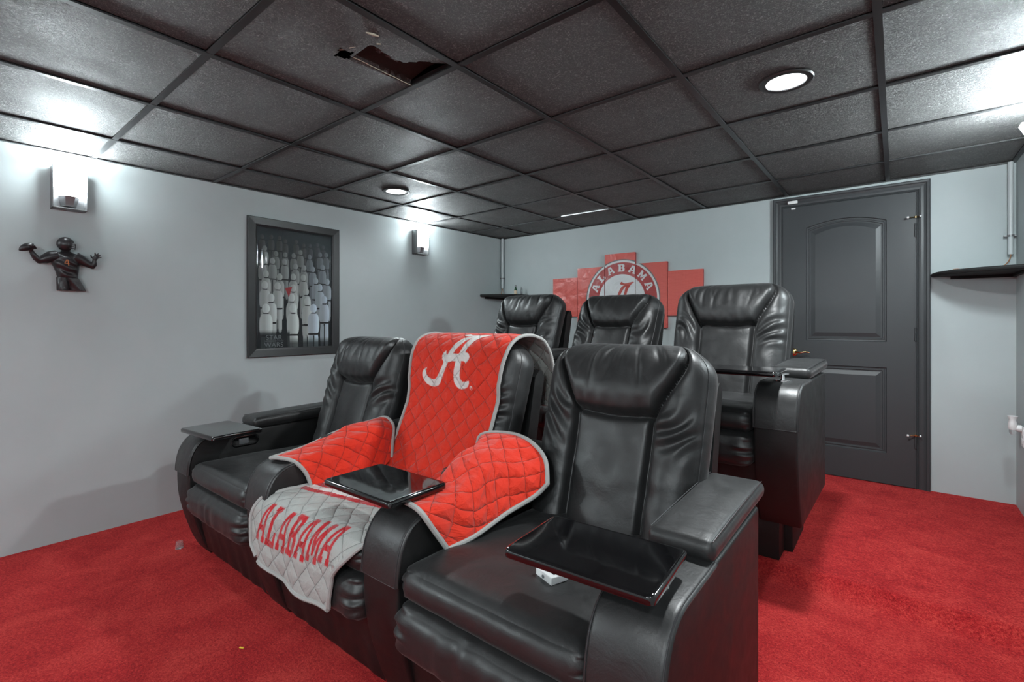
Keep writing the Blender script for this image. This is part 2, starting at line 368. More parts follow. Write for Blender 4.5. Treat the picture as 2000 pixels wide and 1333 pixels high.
# ceiling: deck above, dropped tiles and T grid below
ceil = tag(G().box(XL-.1, XR+.1, YF-.1, YB+.1, ZT, ZT+.05).out('ceiling', M_void, smooth=False), kind='structure')
RX, RY = .0086, -.0089
def tile_mesh(x0, x1, y0, y1, seed, can=None):
    """tile in local coordinates round its centre, slightly uneven; optional round cut-out (cx, cy, r)"""
    n = 12; g = G(); V = []; F = []
    hx, hy = (x1-x0)/2, (y1-y0)/2; t = .014
    if can:
        m = 48; cx, cy, r = can; k = 7
        for j in range(k+1):
            f = j/k
            for i in range(m):
                a = 2*math.pi*i/m; c, s = math.cos(a), math.sin(a)
                tx = min(((hx if c > 0 else -hx)-cx)/c if abs(c) > 1e-6 else 9, ((hy if s > 0 else -hy)-cy)/s if abs(s) > 1e-6 else 9)
                q = r + (tx-r)*f; V.append((cx+c*q, cy+s*q, 0))
        for j in range(k):
            for i in range(m): F.append((j*m+i, j*m+(i+1) % m, (j+1)*m+(i+1) % m, (j+1)*m+i))
        g.add(V, F); return g
    for j in range(n+1):
        for i in range(n+1):
            x, y = -hx+2*hx*i/n, -hy+2*hy*j/n; e = (1-(x/hx)**2)*(1-(y/hy)**2)
            V.append((x, y, -.004*e*max(0, .4+nz(seed*3.1, 1.7)) + .0016*nz(x*6+seed*9, y*6, seed)*e))
    for j in range(n):
        for i in range(n): F.append((j*(n+1)+i, (j+1)*(n+1)+i, (j+1)*(n+1)+i+1, j*(n+1)+i+1))
    g.add(V, F)
    g.box(-hx, hx, -hy, -hy+.002, 0, t).box(-hx, hx, hy-.002, hy, 0, t).box(-hx, -hx+.002, -hy, hy, 0, t).box(hx-.002, hx, -hy, hy, 0, t)
    return g
xs = [XL] + [GX0 + i*TS for i in range(7)] ; ys = [YF] + [GY0 + i*TS for i in range(-5, 6)] + [YB]
if ys[1] - YF < .05: ys.pop(1)
CANS = [(-.343, 2.181), (-2.795, 2.185), (-.343, -.87), (-2.795, -.87)]
BROKEN = (-1.874+.0096, .6572)     # L4..L5, R0..R1
cache = {}
gap = .011
for i in range(len(xs)-1):
    for j in range(len(ys)-1):
        x0, x1, y0, y1 = xs[i]+gap*(i > 0), xs[i+1]-gap, ys[j]+gap*(j > 0), ys[j+1]-gap*(j < len(ys)-2)
        cx, cy = (x0+x1)/2, (y0+y1)/2
        if x0 < -1.5 < x1 and y0 < .95 < y1: brk = (x0, x1, y0, y1); continue
        can = None
        for c in CANS:
            if x0 < c[0] < x1 and y0 < c[1] < y1: can = (c[0]-cx, c[1]-cy, .072)
        seed = random.randrange(5)
        key = (round(x1-x0, 3), round(y1-y0, 3), seed if not can else (round(can[0], 3), round(can[1], 3)))
        if key not in cache:
            o = tile_mesh(x0, x1, y0, y1, seed, can).out('tile', M_tile, ceil, fix=False, sharp=60); cache[key] = o.data
        else: o = link('tile', cache[key], None, ceil)
        lift = .006 + (.004*random.random())
        o.location = (cx, cy, zc(cx, cy) + lift)
        o.rotation_euler = (RX + random.uniform(-.002, .002), RY + random.uniform(-.002, .002), 0)
# the broken tile: hole and a snapped strip sunk into the plenum
x0, x1, y0, y1 = brk; n = 60; V = []; F = []; dep = {}
def strip_depth(x, y):
    d = min(x - (-1.512), 9) ; e = y - .985 - .03*nz(x*9, 3)
    w1 = -1.512 + .01*nz(y*30, 1)
    xr = -1.40 + .05*nz(y*7, 5) + max(0, (y-1.13))*1.1
    return x > w1 and x < xr and e > 0
for j in range(n+1):
    for i in range(n+1):
        x, y = x0+(x1-x0)*i/n, y0+(y1-y0)*j/n
        z = zc(x, y)+.007 + .0025*nz(x*7, y*7) + .0008*nz(x*30, y*30)
        z -= .010*math.exp(-((x+1.55)**2+(y-.93)**2)/.02)
        if strip_depth(x, y): z += .020 + .02*min(1, max(0, (x+1.512)/.1))
        V.append((x, y, z))
for j in range(n):
    for i in range(n):
        x, y = x0+(x1-x0)*(i+.5)/n, y0+(y1-y0)*(j+.5)/n
        if abs((x+1.505)*math.cos(.6)+(y-.955)*math.sin(.6)) + abs(-(x+1.505)*math.sin(.6)+(y-.955)*math.cos(.6)) < .036 + .008*nz(x*60, y*60): continue
        F.append((j*(n+1)+i, (j+1)*(n+1)+i, (j+1)*(n+1)+i+1, j*(n+1)+i+1))
bt = mesh('tile', V, F, [M_tile, M_torn], ceil); tag(bt, label='broken black ceiling tile with a hole and a snapped sunken strip')
for p in bt.data.polygons:
    if strip_depth(p.center.x, p.center.y) and not (p.center.x > -1.46 and p.center.y < 1.15 and nz(p.center.x*20, p.center.y*20) > -.1): p.material_index = 1
g = G()
g.tube([(-1.511, .99+.3*k/8*1.0, zc(-1.51, 1.1)+.006+.001*(k % 2)) for k in range(9)], .0016, 5)
g.tube([(-1.50, .93, 2.119), (-1.478, .945, 2.120), (-1.455, .945, 2.1185), (-1.44, .955, 2.119)], [.002, .003, .003, .001], 5)
g.tube([(-1.345, .93, 2.121), (-1.335, .95, 2.120), (-1.33, .97, 2.121)], [.002, .005, .002], 5)
g.tube([(-1.37, .99, 2.120), (-1.36, 1.0, 2.120)], [.003, .002], 5)
g.out('torn_edge', M_tear, bt)
for x in xs[1:]:
    q = G(); V = [];
    for (y, s) in ((YF, 0), (YB, 1)):
        z = zc(x, y); V += [(x-.012, y, z), (x+.012, y, z), (x+.012, y, z+.004), (x+.003, y, z+.005), (x+.003, y, z+.035), (x-.003, y, z+.035), (x-.003, y, z+.005), (x-.012, y, z+.004)]
    F = [tuple(range(8)), tuple(reversed(range(8, 16)))] + [(k, k+8, (k+1) % 8+8, (k+1) % 8) for k in range(8)]
    q.add(V, F); q.out('grid_bar', M_grid, ceil, smooth=False)
for y in ys[1:-1]:
    for i in range(len(xs)-1):
        a, b = xs[i]+(.012 if i else 0), xs[i+1]-.012; V = []
        for x in (a, b):
            z = zc(x, y)+.0006; V += [(x, y-.012, z), (x, y+.012, z), (x, y+.012, z+.004), (x, y+.003, z+.005), (x, y+.003, z+.03), (x, y-.003, z+.03), (x, y-.003, z+.005), (x, y-.012, z+.004)]
        q = G(); q.add(V, F); q.out('grid_bar', M_grid, ceil, smooth=False)
# wall angle where the ceiling meets the walls
for nm, (xa, ya, xb, yb_) in (('left', (XL, YF, XL, YB)), ('back', (XL, YB, XR, YB)), ('right', (XR, YB, XR, YF)), ('front', (XR, YF, XL, YF))):
    d = Vector((xb-xa, yb_-ya, 0)).normalized(); nrm = Vector((d.y, -d.x, 0)); V = []
    if nm == 'left': nrm = Vector((1, 0, 0))
    if nm == 'back': nrm = Vector((0, -1, 0))
    if nm == 'right': nrm = Vector((-1, 0, 0))
    if nm == 'front': nrm = Vector((0, 1, 0))
    for (x, y) in ((xa, ya), (xb, yb_)):
        for (o_, h_) in ((0, -.002), (.020, -.002), (.020, .001), (.002, .001), (.002, .02), (0, .02)):
            V.append((x+nrm.x*o_, y+nrm.y*o_, zc(x, y)+h_))
    F6 = [tuple(range(6)), tuple(reversed(range(6, 12)))] + [(k, k+6, (k+1) % 6+6, (k+1) % 6) for k in range(6)]
    q = G(); q.add(V, F6); q.out('edge_angle', M_grid, ceil, smooth=False)
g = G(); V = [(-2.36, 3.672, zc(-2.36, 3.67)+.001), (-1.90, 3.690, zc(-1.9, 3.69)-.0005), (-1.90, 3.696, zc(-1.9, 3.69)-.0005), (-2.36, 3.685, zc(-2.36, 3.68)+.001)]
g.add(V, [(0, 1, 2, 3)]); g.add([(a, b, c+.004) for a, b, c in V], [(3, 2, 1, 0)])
g.out('light_gap', M_gap_glow, ceil, smooth=False, fix=False)

# ------------------------------------------------------------ recessed cans
CL = ['round recessed ceiling light above the rear right recliner', 'round recessed ceiling light nearest the far left sconce',
      'recessed ceiling light at the right front of the room', 'recessed ceiling light at the left front of the room']
for k, (x, y) in enumerate(CANS):
    z = zc(x, y); r = empty('recessed_light', (x, y, z)); tag(r, CL[k], 'ceiling light', 'recessed ceiling lights')
    G().lathe([(.070, .018), (.070, .0), (.072, -.004), (.080, -.006), (.093, -.004), (.097, .001), (.090, .004)], n=48, cap=False).out('trim_ring', M_grid, r)
    G().lathe([(.0705, -.001), (.069, .002), (.064, .045), (.0, .05)], n=48, cap=False).out('reflector', M_white, r)
    G().lathe([(.0, .012), (.058, .012), (.064, .016), (.060, .022), (0, .022)], n=48).out('lens', M_bulb, r)
    L = bpy.data.lights.new('can_lamp', 'SPOT'); L.energy = CAN_W[k]; L.color = NEUT; L.shadow_soft_size = .055; L.spot_size = math.radians(165); L.spot_blend = .6
    lo = bpy.data.objects.new('can_lamp', L); COL.objects.link(lo); lo.parent = r; lo.location = (0, 0, -.012)

# ------------------------------------------------------------ wall sconces
def sconce(loc, rz, label, glass=None):
    r = empty('wall_sconce', loc, rz); tag(r, label, 'wall sconce', 'silver wall sconces with glowing glass')
    # local: +x out of the wall, y along the wall, z up, origin at the plate's lower edge
    w, h = .070, .225
    G().rbox(0, .012, -w, w, 0, h, .0015).out('back_plate', M_silver, r)
    g = G().rbox(.010, .075, -w, -w+.004, 0, h, .001).rbox(.010, .075, w-.004, w, 0, h, .001).rbox(.010, .075, -w, w, 0, .004, .001); g.out('side_channel', M_silver, r)
    # lower bracket: folded trapezoid
    P = lambda z, wy, x: [(.012, -wy, z), (x*.55, -wy, z), (x, -wy*.5, z), (x, wy*.5, z), (x*.55, wy, z), (.012, wy, z)]
    def loft(levels):
        V = []; F = []
        for l in levels: V += l
        for i in range(len(levels)-1):
            for k in range(6): F.append((i*6+k, i*6+(k+1) % 6, (i+1)*6+(k+1) % 6, (i+1)*6+k))
        F.append(tuple(reversed(range(6)))); return V, F
    V, F = loft([P(.018, .031, .050), P(.070, .041, .072)]); F.append(tuple(range(6, 12)))
    G().add(V, F).out('lower_bracket', M_silver, r, smooth=False)
    V, F = loft([P(.0705, .040, .071), P(.135, .064, .105), P(.232, .065, .150)])
    G().add(V, F).out('glass_shade', glass or M_shade, r, smooth=False)
    L = bpy.data.lights.new('sconce_lamp', 'SPOT'); L.energy = SCONCE_UP; L.color = COOL; L.shadow_soft_size = .035; L.spot_size = math.radians(150); L.spot_blend = .8
    lo = bpy.data.objects.new('sconce_lamp', L); COL.objects.link(lo); lo.parent = r; lo.location = (.075, 0, .2); lo.rotation_euler = (math.pi, 0, 0)
    return r
sconce((XL, .550, 1.785), 0, 'lit silver wall sconce with white glass shade above the football player sculpture')
sconce((XL, 3.000, 1.815), 0, 'lit silver wall sconce with white glass shade right of the framed poster')
sconce((XR, 3.050, 1.815), math.pi, 'lit wall sconce high on the right wall at the photo edge', M_shade3)
sconce((XR, .400, 1.815), math.pi, 'lit wall sconce on the right wall beside the camera')
sconce((XL, -1.90, 1.785), 0, 'added unseen fill sconce at the front end of the left wall', M_shade_fill)  # this and the next sconce are added out of view to brighten the walls
sconce((XR, -1.95, 1.785), math.pi, 'added unseen fill sconce at the front end of the right wall', M_shade_fill)

# ------------------------------------------------------------ door
YD = YB - .012
d = G().box(-.690, .112, YD+.006, YD+.012, ZP, 2.062).out('door_1', M_door, smooth=False); tag(d, kind='structure')
DX0, DX1, DZ0, DZ1 = -.684, .100, ZP+.006, 2.056
def offset(poly, t):
    n = len(poly); out = []
    for i in range(n):
        a, b, c = Vector(poly[i-1]), Vector(poly[i]), Vector(poly[(i+1) % n])
        n1 = Vector((-(b-a).y, (b-a).x)).normalized(); n2 = Vector((-(c-b).y, (c-b).x)).normalized()
        m_ = (n1+n2); m_.normalize(); k = t/max(.3, m_.dot(n1)); out.append((b.x+m_.x*k, b.y+m_.y*k))
    return out
arch = [(-.052, 1.046), (-.052, 1.892)] + [(-.292+.24*math.cos(math.pi*k/16), 1.892+.044*(1-math.cos(math.pi*k/16)**2)) for k in range(1, 16)] + [(-.532, 1.892), (-.532, 1.046)]
low = [(-.052, .275), (-.052, .868), (-.532, .868), (-.532, .275)]
rect = [(DX0, DZ0), (DX1, DZ0), (DX1, DZ1), (DX0, DZ1)]
YS = YD - .012
g = G(); loops = [rect, arch, low]; flat = [p for l in loops for p in l]
tris = tessellate_polygon([[Vector((p[0], p[1], 0)) for p in l] for l in loops])
g.add([(p[0], YS, p[1]) for p in flat], [tuple(t) for t in tris])
b_ = len(rect); off = len(flat)
g.add([(p[0], YD+.008, p[1]) for p in rect] + [(p[0], YS, p[1]) for p in rect], [(0, 1, 5, 4), (1, 2, 6, 5), (2, 3, 7, 6), (3, 0, 4, 7)])
g.out('door_stiles', M_door, d, smooth=False)
def arch_at(t):
    h = .24-t
    return [(-.292+h, 1.046+t), (-.292+h, 1.892-t)] + [(-.292+h*math.cos(math.pi*k/16), 1.892-t+.044*(1-math.cos(math.pi*k/16)**2)) for k in range(1, 16)] + [(-.292-h, 1.892-t), (-.292-h, 1.046+t)]
for pl in (arch, low):
    prof = [(0, YS), (.004, YS+.008), (.012, YS+.009), (.016, YS+.0055), (.022, YS+.0055), (.026, YS+.0105), (.032, YS+.0105), (.060, YS+.002), (.062, YS+.002)]
    V = []; n = len(pl); F = []
    for t, y in prof: V += [(p[0], y, p[1]) for p in (offset(pl, t) if pl is low else arch_at(t))]
    for i in range(len(prof)-1):
        for k in range(n): F.append((i*n+k, i*n+(k+1) % n, (i+1)*n+(k+1) % n, (i+1)*n+k))
    F.append(tuple(range((len(prof)-1)*n, len(prof)*n)))
    G().add(V, F).out('door_panel', M_door, d, smooth=False)
# casing
def casing_profile():   # (distance from opening, depth out of wall)
    return [(0, 0), (0, .010), (.006, .014), (.012, .012), (.016, .016), (.030, .018), (.045, .017), (.058, .021), (.064, .027), (.078, .028), (.084, .024), (.086, 0)]
OX0, OX1, OZ = -.676+0, .098, 2.062
pr_ = casing_profile(); V = []; F = []; m_ = len(pr_)
ox0, ox1 = -.690+.008, .105
path = [((ox0, ZP), (-1, 0)), ((ox0, OZ), (-1, 1)), ((ox1, OZ), (1, 1)), ((ox1, ZP), (1, 0))]
for (px, pz), (dx, dz) in path:
    for t, o_ in pr_: V.append((px+dx*t*.86 if dx > 0 else px+dx*t*.86, YB-o_, pz+dz*t*.86))
for i in range(3):
    for k in range(m_-1): F.append((i*m_+k, i*m_+k+1, (i+1)*m_+k+1, (i+1)*m_+k))
cs = G().add(V, F).out('trim_2', M_door, smooth=False); tag(cs, label='dark painted moulded casing round the door', kind='structure')
jm = G().box(.1005, .106, YB-.020, YB, ZP, 2.062).box(-.690, -.6845, YB-.020, YB, ZP, 2.062).out('jamb', M_door, cs, smooth=False)
# hinges, hinge-pin stops, lever handle, sensor
for z in (1.80, 1.10, .38):
    h = G().lathe([(.0055, -.045), (.0055, .045)], n=12).out('hinge', M_door, d); h.location = (.1015, YS-.003, z)
for z in (1.887, .423):
    h = G().tube([(.100, YS-.012, z), (.072, YS-.030, z-.002)], .003, 8).tube([(.102, YS-.012, z), (.122, YS-.022, z+.001)], .003, 8).lathe([(.008, -.006), (.008, .006)], (.101, YS-.008, z), 12).out('hinge_pin_stop', M_brass, d)
    t_ = G().lathe([(.006, 0), (.0075, .003), (.0075, .009), (.005, .012)], (0, 0, 0), 10, 'x'); o = t_.out('rubber_tip', M_white, h); o.location = (.055, YS-.034, z-.002)
    o = G().lathe([(.005, 0), (.0065, .003), (.0065, .008), (.003, .011)], (0, 0, 0), 10, 'x').out('rubber_tip', M_white, h); o.location = (.121, YS-.023, z+.001)
h = G().lathe([(.030, 0), (.031, -.004), (.026, -.010), (.016, -.014), (.011, -.034), (.017, -.040), (.024, -.052), (.022, -.064), (.012, -.070), (0, -.071)], (-.615, YS, .955), 32, 'y').out('door_handle', M_brass, d)
g = G().tube([(-.615, YS-.052, .955), (-.59, YS-.058, .958), (-.56, YS-.058, .955), (-.53, YS-.056, .962), (-.505, YS-.050, .957)], [.009, .008, .007, .006, .004], 10); g.out('lever', M_brass, h)
s = G().rbox(-.650, -.585, YB-.045, YB-.024, 2.083, 2.105, .003).out('door_sensor', M_white); tag(s, 'white plastic door sensor on the casing above the door', 'sensor', 'door sensor pieces')
s = G().rbox(-.628, -.600, YS-.012, YS, 2.040, 2.053, .002).out('sensor_magnet', M_white); tag(s, 'small white sensor magnet at the top edge of the dark door', 'sensor', 'door sensor pieces')

# ------------------------------------------------------------ recliners
AW = .0825          # half arm width
def arm_profile(H=.60):
    pts = [(.105, 0), (.075, .06), (.035, .18), (.008, .30), (.002, .40), (.006, .47), (.022, .53), (.052, .573), (.095, .595), (.14, H)]
    P = [Vector((0, a, b)) for a, b in pts]; R = resample(P, .018)
    return [(p.y, p.z) for p in R]
AP = arm_profile()
ARM_END = .80
def make_arm(root, x, inner, tray=None, control=False):
    """arm centred on x; inner = +1 if the seat it serves lies at +x"""
    pr = AP + [(ARM_END, .60), (ARM_END, .0)]
    bm = bmesh.new(); n = len(pr)
    a = [bm.verts.new((x-AW, p[0], p[1])) for p in pr]; b = [bm.verts.new((x+AW, p[0], p[1])) for p in pr]
    bm.faces.new(a); bm.faces.new(list(reversed(b)))
    for i in range(n): bm.faces.new((a[i], b[i], b[(i+1) % n], a[(i+1) % n]))
    ed = [e for e in bm.edges if abs(e.verts[0].co.x-e.verts[1].co.x) < 1e-6]
    bmesh.ops.recalc_face_normals(bm, faces=bm.faces[:])
    bmesh.ops.bevel(bm, geom=ed, offset=.010, segments=3, profile=.5, affect='EDGES')
    bm.verts.index_update(); g = G(); g.add([q.co[:] for q in bm.verts], [[q.index for q in f.verts] for f in bm.faces]); bm.free()
    arm = g.out('arm', M_lea2, root, sharp=50)
    # cap: leather flap wrapped over the front and the top
    path = [p for p in AP if p[1] > .415] + [(.20, .60), (.26, .60), (.335, .60)]
    V = []; F = []; sec = [(-AW-.002, -.006), (-AW-.0045, .000), (-AW-.001, .0055), (-AW+.012, .0075), (0, .009), (AW-.012, .0075), (AW+.001, .0055), (AW+.0045, 0), (AW+.002, -.006)]
    for i, p in enumerate(path):
        a_ = path[max(0, i-1)]; b_ = path[min(len(path)-1, i+1)]; t = Vector((b_[0]-a_[0], b_[1]-a_[1])).normalized(); nn = Vector((-t.y, t.x))
        for sx, sn in sec: V.append((x+sx, p[0]+nn.x*sn, p[1]+nn.y*sn))
    k = len(sec)
    for i in range(len(path)-1):
        for j in range(k-1): F.append((i*k+j, i*k+j+1, (i+1)*k+j+1, (i+1)*k+j))
    F.append(tuple(range(k)))
    cap = G().add(V, F).out('arm_cap', M_lea, arm, sharp=55)
    items = []
    for sx in (-AW+.002, AW-.002):
        pts = []
        for i, p in enumerate(path):
            a_ = path[max(0, i-1)]; b_ = path[min(len(path)-1, i+1)]; t = Vector((b_[0]-a_[0], b_[1]-a_[1])).normalized(); nn = Vector((-t.y, t.x))
            pts.append((x+sx, p[0]+nn.x*.0068, p[1]+nn.y*.0068))
        items.append((pts, .0018))
    items.append(([(x-AW, path[0][0]-.006, path[0][1]), (x, path[0][0]-.0075, path[0][1]+.0005), (x+AW, path[0][0]-.006, path[0][1])], .0022))
    pipes('piping', M_piping, cap, items)
    # padded rear arm rest
    def pf(o, a):
        t = (o.y-.31)/.56
        o = Vector(o); o.z += .012*t
        o.x = x + (o.x-x)*(1-.05*(1-t)); 
        o.z += .0012*nz(o.x*40, o.y*9, o.z*10)
        return o
    pad = puff(x-AW-.006, x+AW+.006, .315, .865, .603, .655, .022, 18, 26, 12, (0, 0, .008), pf).out('arm_pad', M_lea, arm, sharp=None)
    pipes('piping', M_piping, pad, [([(x+sx*(AW-.006+.003*t), .330+.52*t, .6545+.012*t+.003*math.sin(3*t)) for t in [i/12 for i in range(13)]], .0017) for sx in (-1, 1)])
    # chrome socket
    G().lathe([(.036, .6085), (.036, .6125), (.031, .615), (.027, .6125), (.024, .606), (.0, .605)], (x, .155, 0), 32).out('cup_socket', M_chrome, arm)
    if control:
        s = x+inner*AW
        g = puff(s-.004, s+.004, .20, .34, .515, .575, .028, 8, 16, 14); cb = g.out('control_plate', M_lac, arm, sharp=None)
        G().rbox(s-.007, s+.007, .235, .285, .53, .56, .003).out('switch', M_grayp, cb)
    if tray:
        tx, ty, ang, tz = tray
        g = G(); hw, hd, r = .175, .118, .015; poly = []
        for cx, cy, a0 in ((hw-r, -hd+r, -90), (hw-r, hd-r, 0), (-hw+r, hd-r, 90), (-hw+r, -hd+r, 180)):
            for k2 in range(6): an = math.radians(a0+90*k2/5); poly.append((cx+r*math.cos(an), cy+r*math.sin(an)))
        prf = [(-.010, .004), (-.004, .0), (0, 0.003), (.0, .017), (-.003, .0205), (-.006, .0215), (-.008, .0216), (-.014, .0216)]
        V = []; F = []; n = len(poly)
        for o_, h_ in prf:
            for px, py in poly: V.append((px*(1+o_/hw), py*(1+o_/hd), h_))
        for i in range(len(prf)-1):
            for k2 in range(n): F.append((i*n+k2, i*n+(k2+1) % n, (i+1)*n+(k2+1) % n, (i+1)*n+k2))
        F.append(tuple(reversed(range(n)))); F.append(tuple(range((len(prf)-1)*n, len(prf)*n)))
        t = G().add(V, F).out('tray_table', M_lac, root, sharp=60); t.location = (tx, ty, tz-.0215); t.rotation_euler = (0, 0, ang)
        inv = Matrix.Rotation(-ang, 4, 'Z'); q = inv @ Vector((x-tx, .155-ty, 0))
        G().lathe([(.034, -.018-(tz-.0215-.628)), (.034, -.012-(tz-.0215-.628)), (.010, -.010-(tz-.0215-.628)), (.008, -.002), (.026, -.001), (.026, .0035)], (q.x, q.y, 0), 28).out('tray_post', M_chrome, t)
    return arm

def make_back(root, seed, w=.325, tilt=.311, y0=.605, z0=.42, L=.705):
    hi = seed <= 3
    nfi, Mj, nb = (150, 150, 24) if hi else (96, 100, 20)
    phs = [math.acos((.93**2.5))*(k/8) for k in range(8)]
    phs += [math.acos(math.copysign(abs(u_)**2.5, u_)) for u_ in [.93-1.86*k/nfi for k in range(nfi+1)]]
    phs += [math.pi-math.acos(.93**2.5)*(k/8) for k in range(7, -1, -1)]
    NF = len(phs); phs += [math.pi+math.pi*k/nb for k in range(1, nb)]; N = len(phs)
    V = []; info = []
    HS = .60*L
    rc = random.Random(seed*17+3)
    cre = [(rc.uniform(-.62, .62), rc.uniform(-.5, .5), rc.uniform(.45, .8), rc.uniform(.5, 1)) for _ in range(9)]
    def seam_s(u):            # lower edge of the headrest as a function of |u|
        au = abs(u)
        if au < .46: return HS + .012*(au/.46)**2
        return HS + .012 + (au-.46)/.44*(L*.985-HS)
    for j in range(Mj+1):
        s = L*(j/Mj)**.93
        # side outline
        hw = w*(.955+.045*math.sin(min(1, s/L*1.25)*math.pi/2))
        k = max(0, (s-(L-.14))/.14)
        hw *= (1-min(1, k)**2.6*.36) if k < 1 else .64
        ht = .078 if s < L*.5 else .078+.012*(s/L-.5)*2
        k2 = max(0, (s-(L-.095))/.095); ht *= math.sqrt(max(.0004, 1-min(1, k2)**2.3))
        k3 = max(0, (s-(L-.012))/.012); hw *= (1-.08*k3)
        a = tilt + .25*max(0, s/L-.7)**2
        c = Vector((0, y0+.078+s*math.sin(tilt)+.03*max(0, s/L-.75), z0+s*math.cos(tilt)))
        nn = Vector((0, -math.cos(tilt), math.sin(tilt)))
        for i in range(N):
            ph = phs[i]; cx_, sx_ = math.cos(ph), math.sin(ph)
            u = math.copysign(abs(cx_)**(2/5.0), cx_); dd = math.copysign(abs(sx_)**(2/2.6), sx_)
            x = u*hw; dn = dd*ht; reg = 'back'
            if sx_ > 1e-9:
                wgt = min(1, sx_*2.2)
                tp = max(0, 1-k2**3) if k2 < 1 else 0
                S = seam_s(u); au = abs(u)
                D = 0
                hz0 = lambda d_, w_: 1-math.exp(-(d_/w_)**1.5)
                if s > S:          # headrest pillow
                    reg = 'headrest'
                    tt = min(1, (s-S)/max(.03, (L-S)))
                    D += .052*(math.sin(math.pi*min(1, tt*1.0)**.62)**.75)*(1-.55*(au/.92)**4 if au < .92 else .45)
                    D += .006*nz(u*7+seed, s*5, seed)*tt + .0045*math.sin(u*24+5*nz(u*3, s*8, seed))*max(0, tt-.35)*min(1, 2.2*(1-tt)+.25)
                    for (cu_, ck, ct, ca) in cre:
                        if tt > ct-.25: D -= .0050*ca*math.exp(-((u-cu_-ck*(tt-ct)*.4)/.028)**2)*min(1, max(0, (tt-ct+.25)/.3))
                    D +=0 - .004*math.exp(-((tt-.12)/.1)**2)*(.5+.5*math.sin(u*34+seed))
                else:
                    if au < .46:
                        reg = 'center_panel'; D += .012*(1-(au/.46)**4)*hz0(S-s, .018)
                        D += .003*nz(u*3, s*12, seed+4)
                    else:
                        reg = 'side_bolster'; q = (au-.72)/.27
                        D += .030*max(0, 1-abs(q)**2.4)*hz0(S-s, .030)
                        fan = math.exp(-((s-HS*.93)/.085)**2)
                        D += .0105*fan*math.sin(75*(s-.28*au)+9*nz(u*2+seed, s*5, 2.0*math.copysign(1, u)))*max(0, 1-abs(q)**2)*hz0(S-s, .02)
                        D += .004*nz(u*3, s*16+seed*3, 7)
                ds = abs(s-S)*(1 if au < .46 else .78); D -= .019*math.exp(-(ds/.013)**2)*max(0, min(1, (.95-au)/.08))
                D -= .024*math.exp(-((au-.46)*hw/.011)**2)*(1 if s < S-.01 else math.exp(-((s-S+.01)/.012)**2))
                # edge welt
                D -= .004*math.exp(-((au-.955)*hw/.004)**2)
                D += .0025*nz(x*14+seed*5, s*14, 3)
                dn += D*wgt*max(.0, tp)
                if au > .965: reg = 'back'
            p = c + Vector((1, 0, 0))*x + nn*dn
            V.append(p[:]); info.append(reg)
    faces = {}
    for j in range(Mj):
        for i in range(N):
            i2 = (i+1) % N; f = (j*N+i, j*N+i2, (j+1)*N+i2, (j+1)*N+i)
            r = info[j*N+i] if info[j*N+i] == info[j*N+i2] else info[(j+1)*N+i]
            if r == 'side_bolster': r = 'side_bolster_' + ('r' if V[f[0]][0] > 0 else 'l')
            faces.setdefault(r, []).append(f)
    faces['back'].append(tuple(range(Mj*N, (Mj+1)*N)))
    faces['back'].append(tuple(reversed(range(N))))
    VA = np.array(V); NN = np.zeros_like(VA)
    allf = np.array([f for fs in faces.values() for f in fs if len(f) == 4])
    fn_ = np.cross(VA[allf[:, 2]]-VA[allf[:, 0]], VA[allf[:, 3]]-VA[allf[:, 1]])
    for c_ in range(4): np.add.at(NN, allf[:, c_], fn_)
    NN /= (np.linalg.norm(NN, axis=1, keepdims=True)+1e-12)
    mid = NN[(Mj//2)*N + NF//2]
    if mid[1] > 0: NN = -NN
    names = {'back': 'back_casing', 'headrest': 'headrest', 'center_panel': 'center_panel', 'side_bolster_l': 'side_bolster', 'side_bolster_r': 'side_bolster'}
    base = None
    for r in ('back', 'headrest', 'center_panel', 'side_bolster_l', 'side_bolster_r'):
        fs = faces[r]; ids = sorted({q for f in fs for q in f}); mp = {q: k for k, q in enumerate(ids)}
        g = G(); g.add([V[q] for q in ids], [[mp[q] for q in f] for f in fs])
        o = g.out(names[r], M_lea, base if base else root, sharp=None, fix=False)
        bm = bmesh.new(); bm.from_mesh(o.data)
        if r == 'back': bmesh.ops.recalc_face_normals(bm, faces=bm.faces[:])
        else:
            for f in bm.faces: f.normal_update()
            if sum(f.normal.y for f in bm.faces) > 0: bmesh.ops.reverse_faces(bm, faces=bm.faces[:])
        bm.to_mesh(o.data); bm.free()
        if r != 'back': o.data.normals_split_custom_set_from_vertices([tuple(NN[q]) for q in ids])
        if base is None: base = o; o.name = 'backrest'
    # seam piping round the front edge
    items = []
    for sg in (-1, 1):
        pts = []
        for j in range(4, Mj-3, 2):
            i = min(range(0, NF), key=lambda q: abs((V[j*N+q][0]*sg) - max(V[j*N+t][0]*sg for t in range(NF))*.965) - .0001*q*0)
            p = Vector(V[j*N+i]); pts.append(p+Vector((0, -.001, .0005)))
        items.append((pts, .0017))
    pipes('piping', M_stitch, base, items, 5)
    return base

